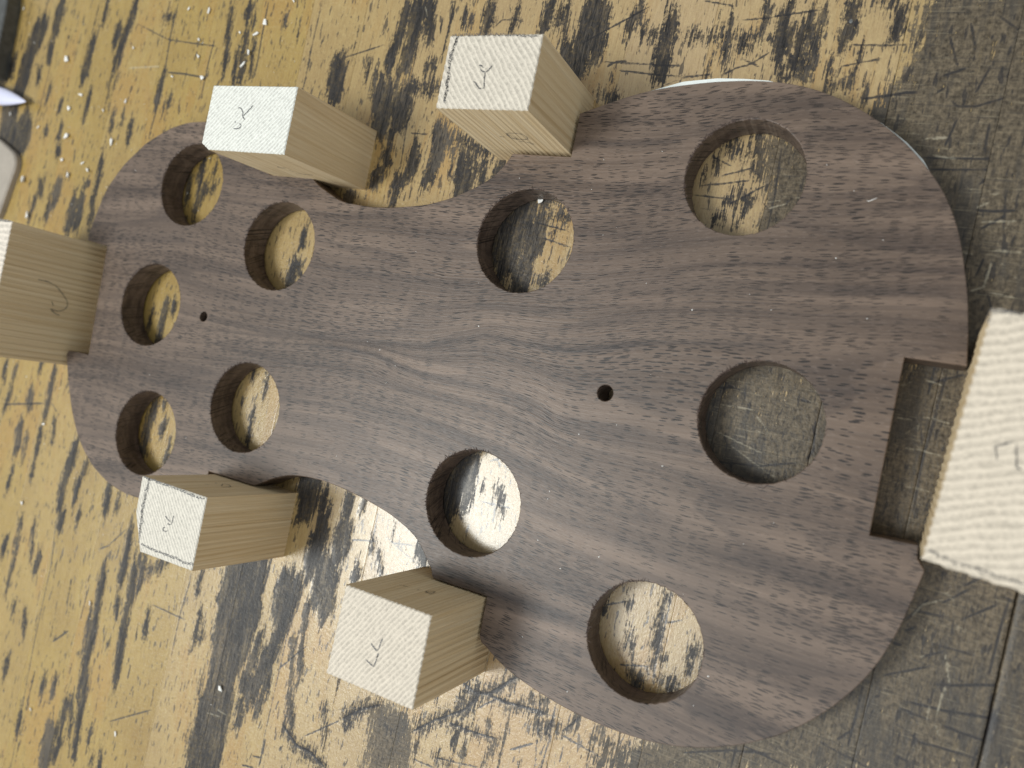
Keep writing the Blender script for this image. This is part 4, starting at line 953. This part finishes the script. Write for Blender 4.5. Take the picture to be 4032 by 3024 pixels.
do_block('a', [(-76.6, 60.3), (-72.6, 60.3), (-36.9, 60.3), (-36.9, 83.9), (-76.6, 83.9), (-76.6, 62.6)][1:], 47, 1.25, .3, (.66, .64, .575),
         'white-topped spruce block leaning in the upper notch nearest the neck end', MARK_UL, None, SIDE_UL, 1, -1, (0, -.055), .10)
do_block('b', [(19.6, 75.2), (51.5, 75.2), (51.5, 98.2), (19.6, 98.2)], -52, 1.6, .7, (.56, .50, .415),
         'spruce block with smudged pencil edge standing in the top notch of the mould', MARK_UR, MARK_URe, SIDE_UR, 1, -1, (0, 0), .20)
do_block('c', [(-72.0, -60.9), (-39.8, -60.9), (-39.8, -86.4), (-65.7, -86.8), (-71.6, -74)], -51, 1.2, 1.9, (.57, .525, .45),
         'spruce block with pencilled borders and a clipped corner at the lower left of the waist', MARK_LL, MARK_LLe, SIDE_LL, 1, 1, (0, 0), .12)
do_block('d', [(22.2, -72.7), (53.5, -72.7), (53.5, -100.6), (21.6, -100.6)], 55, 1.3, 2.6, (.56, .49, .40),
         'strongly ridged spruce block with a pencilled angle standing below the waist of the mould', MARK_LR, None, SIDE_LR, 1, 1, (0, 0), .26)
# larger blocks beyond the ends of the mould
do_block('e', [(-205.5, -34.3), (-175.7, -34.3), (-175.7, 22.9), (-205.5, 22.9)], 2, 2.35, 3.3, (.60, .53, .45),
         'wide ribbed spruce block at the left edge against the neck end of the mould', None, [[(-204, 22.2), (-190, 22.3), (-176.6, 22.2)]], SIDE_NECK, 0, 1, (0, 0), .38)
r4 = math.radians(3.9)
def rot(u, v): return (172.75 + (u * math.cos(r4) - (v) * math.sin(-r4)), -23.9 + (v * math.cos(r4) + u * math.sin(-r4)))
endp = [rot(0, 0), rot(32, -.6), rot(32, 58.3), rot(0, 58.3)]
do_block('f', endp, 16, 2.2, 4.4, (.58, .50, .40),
         'large pale spruce block out of focus at the right edge beyond the open notch', MARK_END, MARK_ENDe, None, 0, -1, (-.040, 0), .42)

# ------------------------------------------------------------------ things at the left edge
bar = slab('steel_bar', [(-398.6, 247), (-397.9, 238), (-405.5, 200), (-430, 206), (-422, 250)], 0, 7.5, plain('dark_steel', (.085, .085, .08), .4, .3, 300, .3), None, .6)
tag(bar, 'dark flat metal bar cut off by the top left corner', 'metal bar')

def spike():
    n = 22; V = []; F = []
    prof = [(0, .12), (.6, .45), (1.6, .85), (3.5, 1.4), (7, 2.3), (12, 3.4), (18, 4.4), (28, 5.1), (45, 5.3), (60, 5.1), (64, 3.8), (65, 1)]
    for x, r in prof:
        for i in range(n):
            a = 2 * math.pi * i / n
            V.append((-x, r * math.cos(a), 4.2 + x * .02 + r * .62 * math.sin(a)))
    for k in range(len(prof) - 1):
        F += [(k * n + i, k * n + (i + 1) % n, (k + 1) * n + (i + 1) % n, (k + 1) * n + i) for i in range(n)]
    F += [tuple(range(n))[::-1], tuple(range((len(prof) - 1) * n, len(prof) * n))]
    return mesh('plastic_point', np.array(V) * .001, F, True)
sp = link('plastic_point', spike(), plain('lavender_plastic', (.60, .60, .74), .35, .04, 200))
sp.location = (-.3822, .1822, 0); sp.rotation_euler = (0, 0, math.radians(-18.5))
tag(sp, 'smooth pale lavender plastic point poking in from the left edge', 'tool tip')

hl = [(-373.9, 146.2), (-374.6, 149.2), (-376.6, 151.8), (-379.6, 153.9), (-383.5, 156.8), (-388.5, 160.4), (-396, 164.6), (-406, 167), (-418, 166), (-424, 158), (-420, 140), (-412, 126), (-400, 118), (-389, 117.5), (-385, 121.5), (-381.5, 129.5), (-377.0, 138.9), (-374.6, 143.4)]
hl = resample([(x * 1.039, y * 1.039) for x, y in hl], 1.2, True)
for _ in range(6): hl = .5 * hl + .25 * (np.roll(hl, 1, 0) + np.roll(hl, -1, 0))
hd = slab('tool_handle', hl, 0, 3.2, plain('grey_brown_handle', (.33, .285, .235), .45, .10, 160), None, .8)
for pz in hd.data.polygons: pz.use_smooth = False
tag(hd, 'grey-brown rounded handle end at the left edge above the ribbed block', 'tool handle')

# ------------------------------------------------------------------ chips and dust
def chip_mesh(seed):
    r = np.random.default_rng(seed)
    n = 7; a = np.sort(r.uniform(0, 2 * math.pi, n)); el = r.uniform(.35, .8)
    rad = r.uniform(.6, 1.1, n)
    x = rad * np.cos(a); y = rad * np.sin(a) * el
    zt = .22 + .25 * x ** 2 * r.uniform(0, 1) + r.uniform(-.05, .08, n)
    V = [(x[i] * .5, y[i] * .5, zt[i] * .5 + .08) for i in range(n)] + [(x[i] * .48, y[i] * .48, max(.0, zt[i] * .5 - .06)) for i in range(n)] + [(0, 0, .26), (0, 0, .0)]
    F = [(i, (i + 1) % n, 2 * n) for i in range(n)] + [((i + 1) % n + n, i + n, 2 * n + 1) for i in range(n)] + [(i, i + n, (i + 1) % n + n, (i + 1) % n) for i in range(n)]
    return mesh('wood_chip', V, F)
cm = [chip_mesh(s) for s in range(9)]
dust = []
for i, (x, y, s) in enumerate(CHIPS):
    if s >= .8:
        o = link('wood_chip', cm[i % 9], M_CHIP)
        o.location = (x * .001, y * .001, .0002); o.scale = (s * .0029,) * 3
        o.rotation_euler = (RNG.normal(0, .1), RNG.normal(0, .1), math.radians(70) + RNG.normal(0, .7))
        w = x * math.cos(TH) + y * math.sin(TH)
        lb, gp = ('white wood chip on the bench inside the hole nearest the top notch', None) if x > -150 and y > 40 else \
            ('tiny white wood chip on the yellow bench below the ribbed block', 'chips below the ribbed block') if y < 20 and x < -300 else \
            ('tiny white wood chip on the bench below the lower blocks', 'chips below the lower blocks') if y < 20 else \
            ('tiny white wood chip between the left-edge tools and the rounded end of the mould', 'chips beside the neck end') if x < -290 else \
            ('tiny white wood chip on the bench above the leaning white-topped block', 'chips above the leaning block')
        tag(o, lb, 'wood chip', gp)
    else: dust.append((x, y, 0.1, s))
for x, y in FLECKS: dust.append((x, y, T_TOP + .06, RNG.uniform(.35, .7)))
for _ in range(170):
    w, s = RNG.uniform(-455, -205), RNG.uniform(-150, 150)
    if RNG.random() < (w + 470) / 290: continue
    x = w * math.cos(TH) - s * math.sin(TH); y = w * math.sin(TH) + s * math.cos(TH)
    dust.append((x, y, .1, RNG.uniform(.35, .95)))
for _ in range(22):
    c = np.array([RNG.uniform(-160, 160), RNG.uniform(-70, 80)])
    if not inside(OUT, c[None])[0] or any(np.hypot(*(c - h)) < r + 1 for h, r in HOLES): continue
    x = MO.x * 1000 + c[0] * ca - c[1] * sa; y = MO.y * 1000 + c[0] * sa + c[1] * ca
    dust.append((x, y, T_TOP + .06, RNG.uniform(.2, .42)))
V = []; F = []
for x, y, z, s in dust:
    a = RNG.uniform(0, 6.28); e = RNG.uniform(.3, .8); n = len(V)
    for k in range(5):
        b = 2 * math.pi * k / 5; px, py = s * .5 * math.cos(b) * RNG.uniform(.7, 1.2), s * .5 * e * math.sin(b) * RNG.uniform(.7, 1.2)
        V.append((x + px * math.cos(a) - py * math.sin(a), y + px * math.sin(a) + py * math.cos(a), z))
    V.append((x, y, z + s * .25))
    F += [(n + k, n + (k + 1) % 5, n + 5) for k in range(5)] + [tuple(range(n + 4, n - 1, -1))]
du = link('sawdust', mesh('sawdust', np.array(V) * .001, F), M_CHIP)
tag(du, 'fine pale sawdust specks over bench and mould', 'sawdust', None, 'stuff')

def curl():
    p = np.array(CURL); p = resample(p, .5); V = []; F = []; n = 6
    for k, q in enumerate(p):
        r = .13 * (1 - .6 * abs(2 * k / (len(p) - 1) - 1))
        for i in range(n):
            a = 2 * math.pi * i / n
            V.append((q[0] + r * math.cos(a) * .5, q[1] + r * math.cos(a), T_TOP + .16 + r * math.sin(a) + .5 * (k / len(p)) ** 2))
    for k in range(len(p) - 1): F += [(k * n + i, k * n + (i + 1) % n, (k + 1) * n + (i + 1) % n, (k + 1) * n + i) for i in range(n)]
    return mesh('wood_hair', np.array(V) * .001, F)
o = link('wood_hair', curl(), M_CHIP)
tag(o, 'single thin curved white fibre lying on the walnut right of the top hole', 'wood fibre')
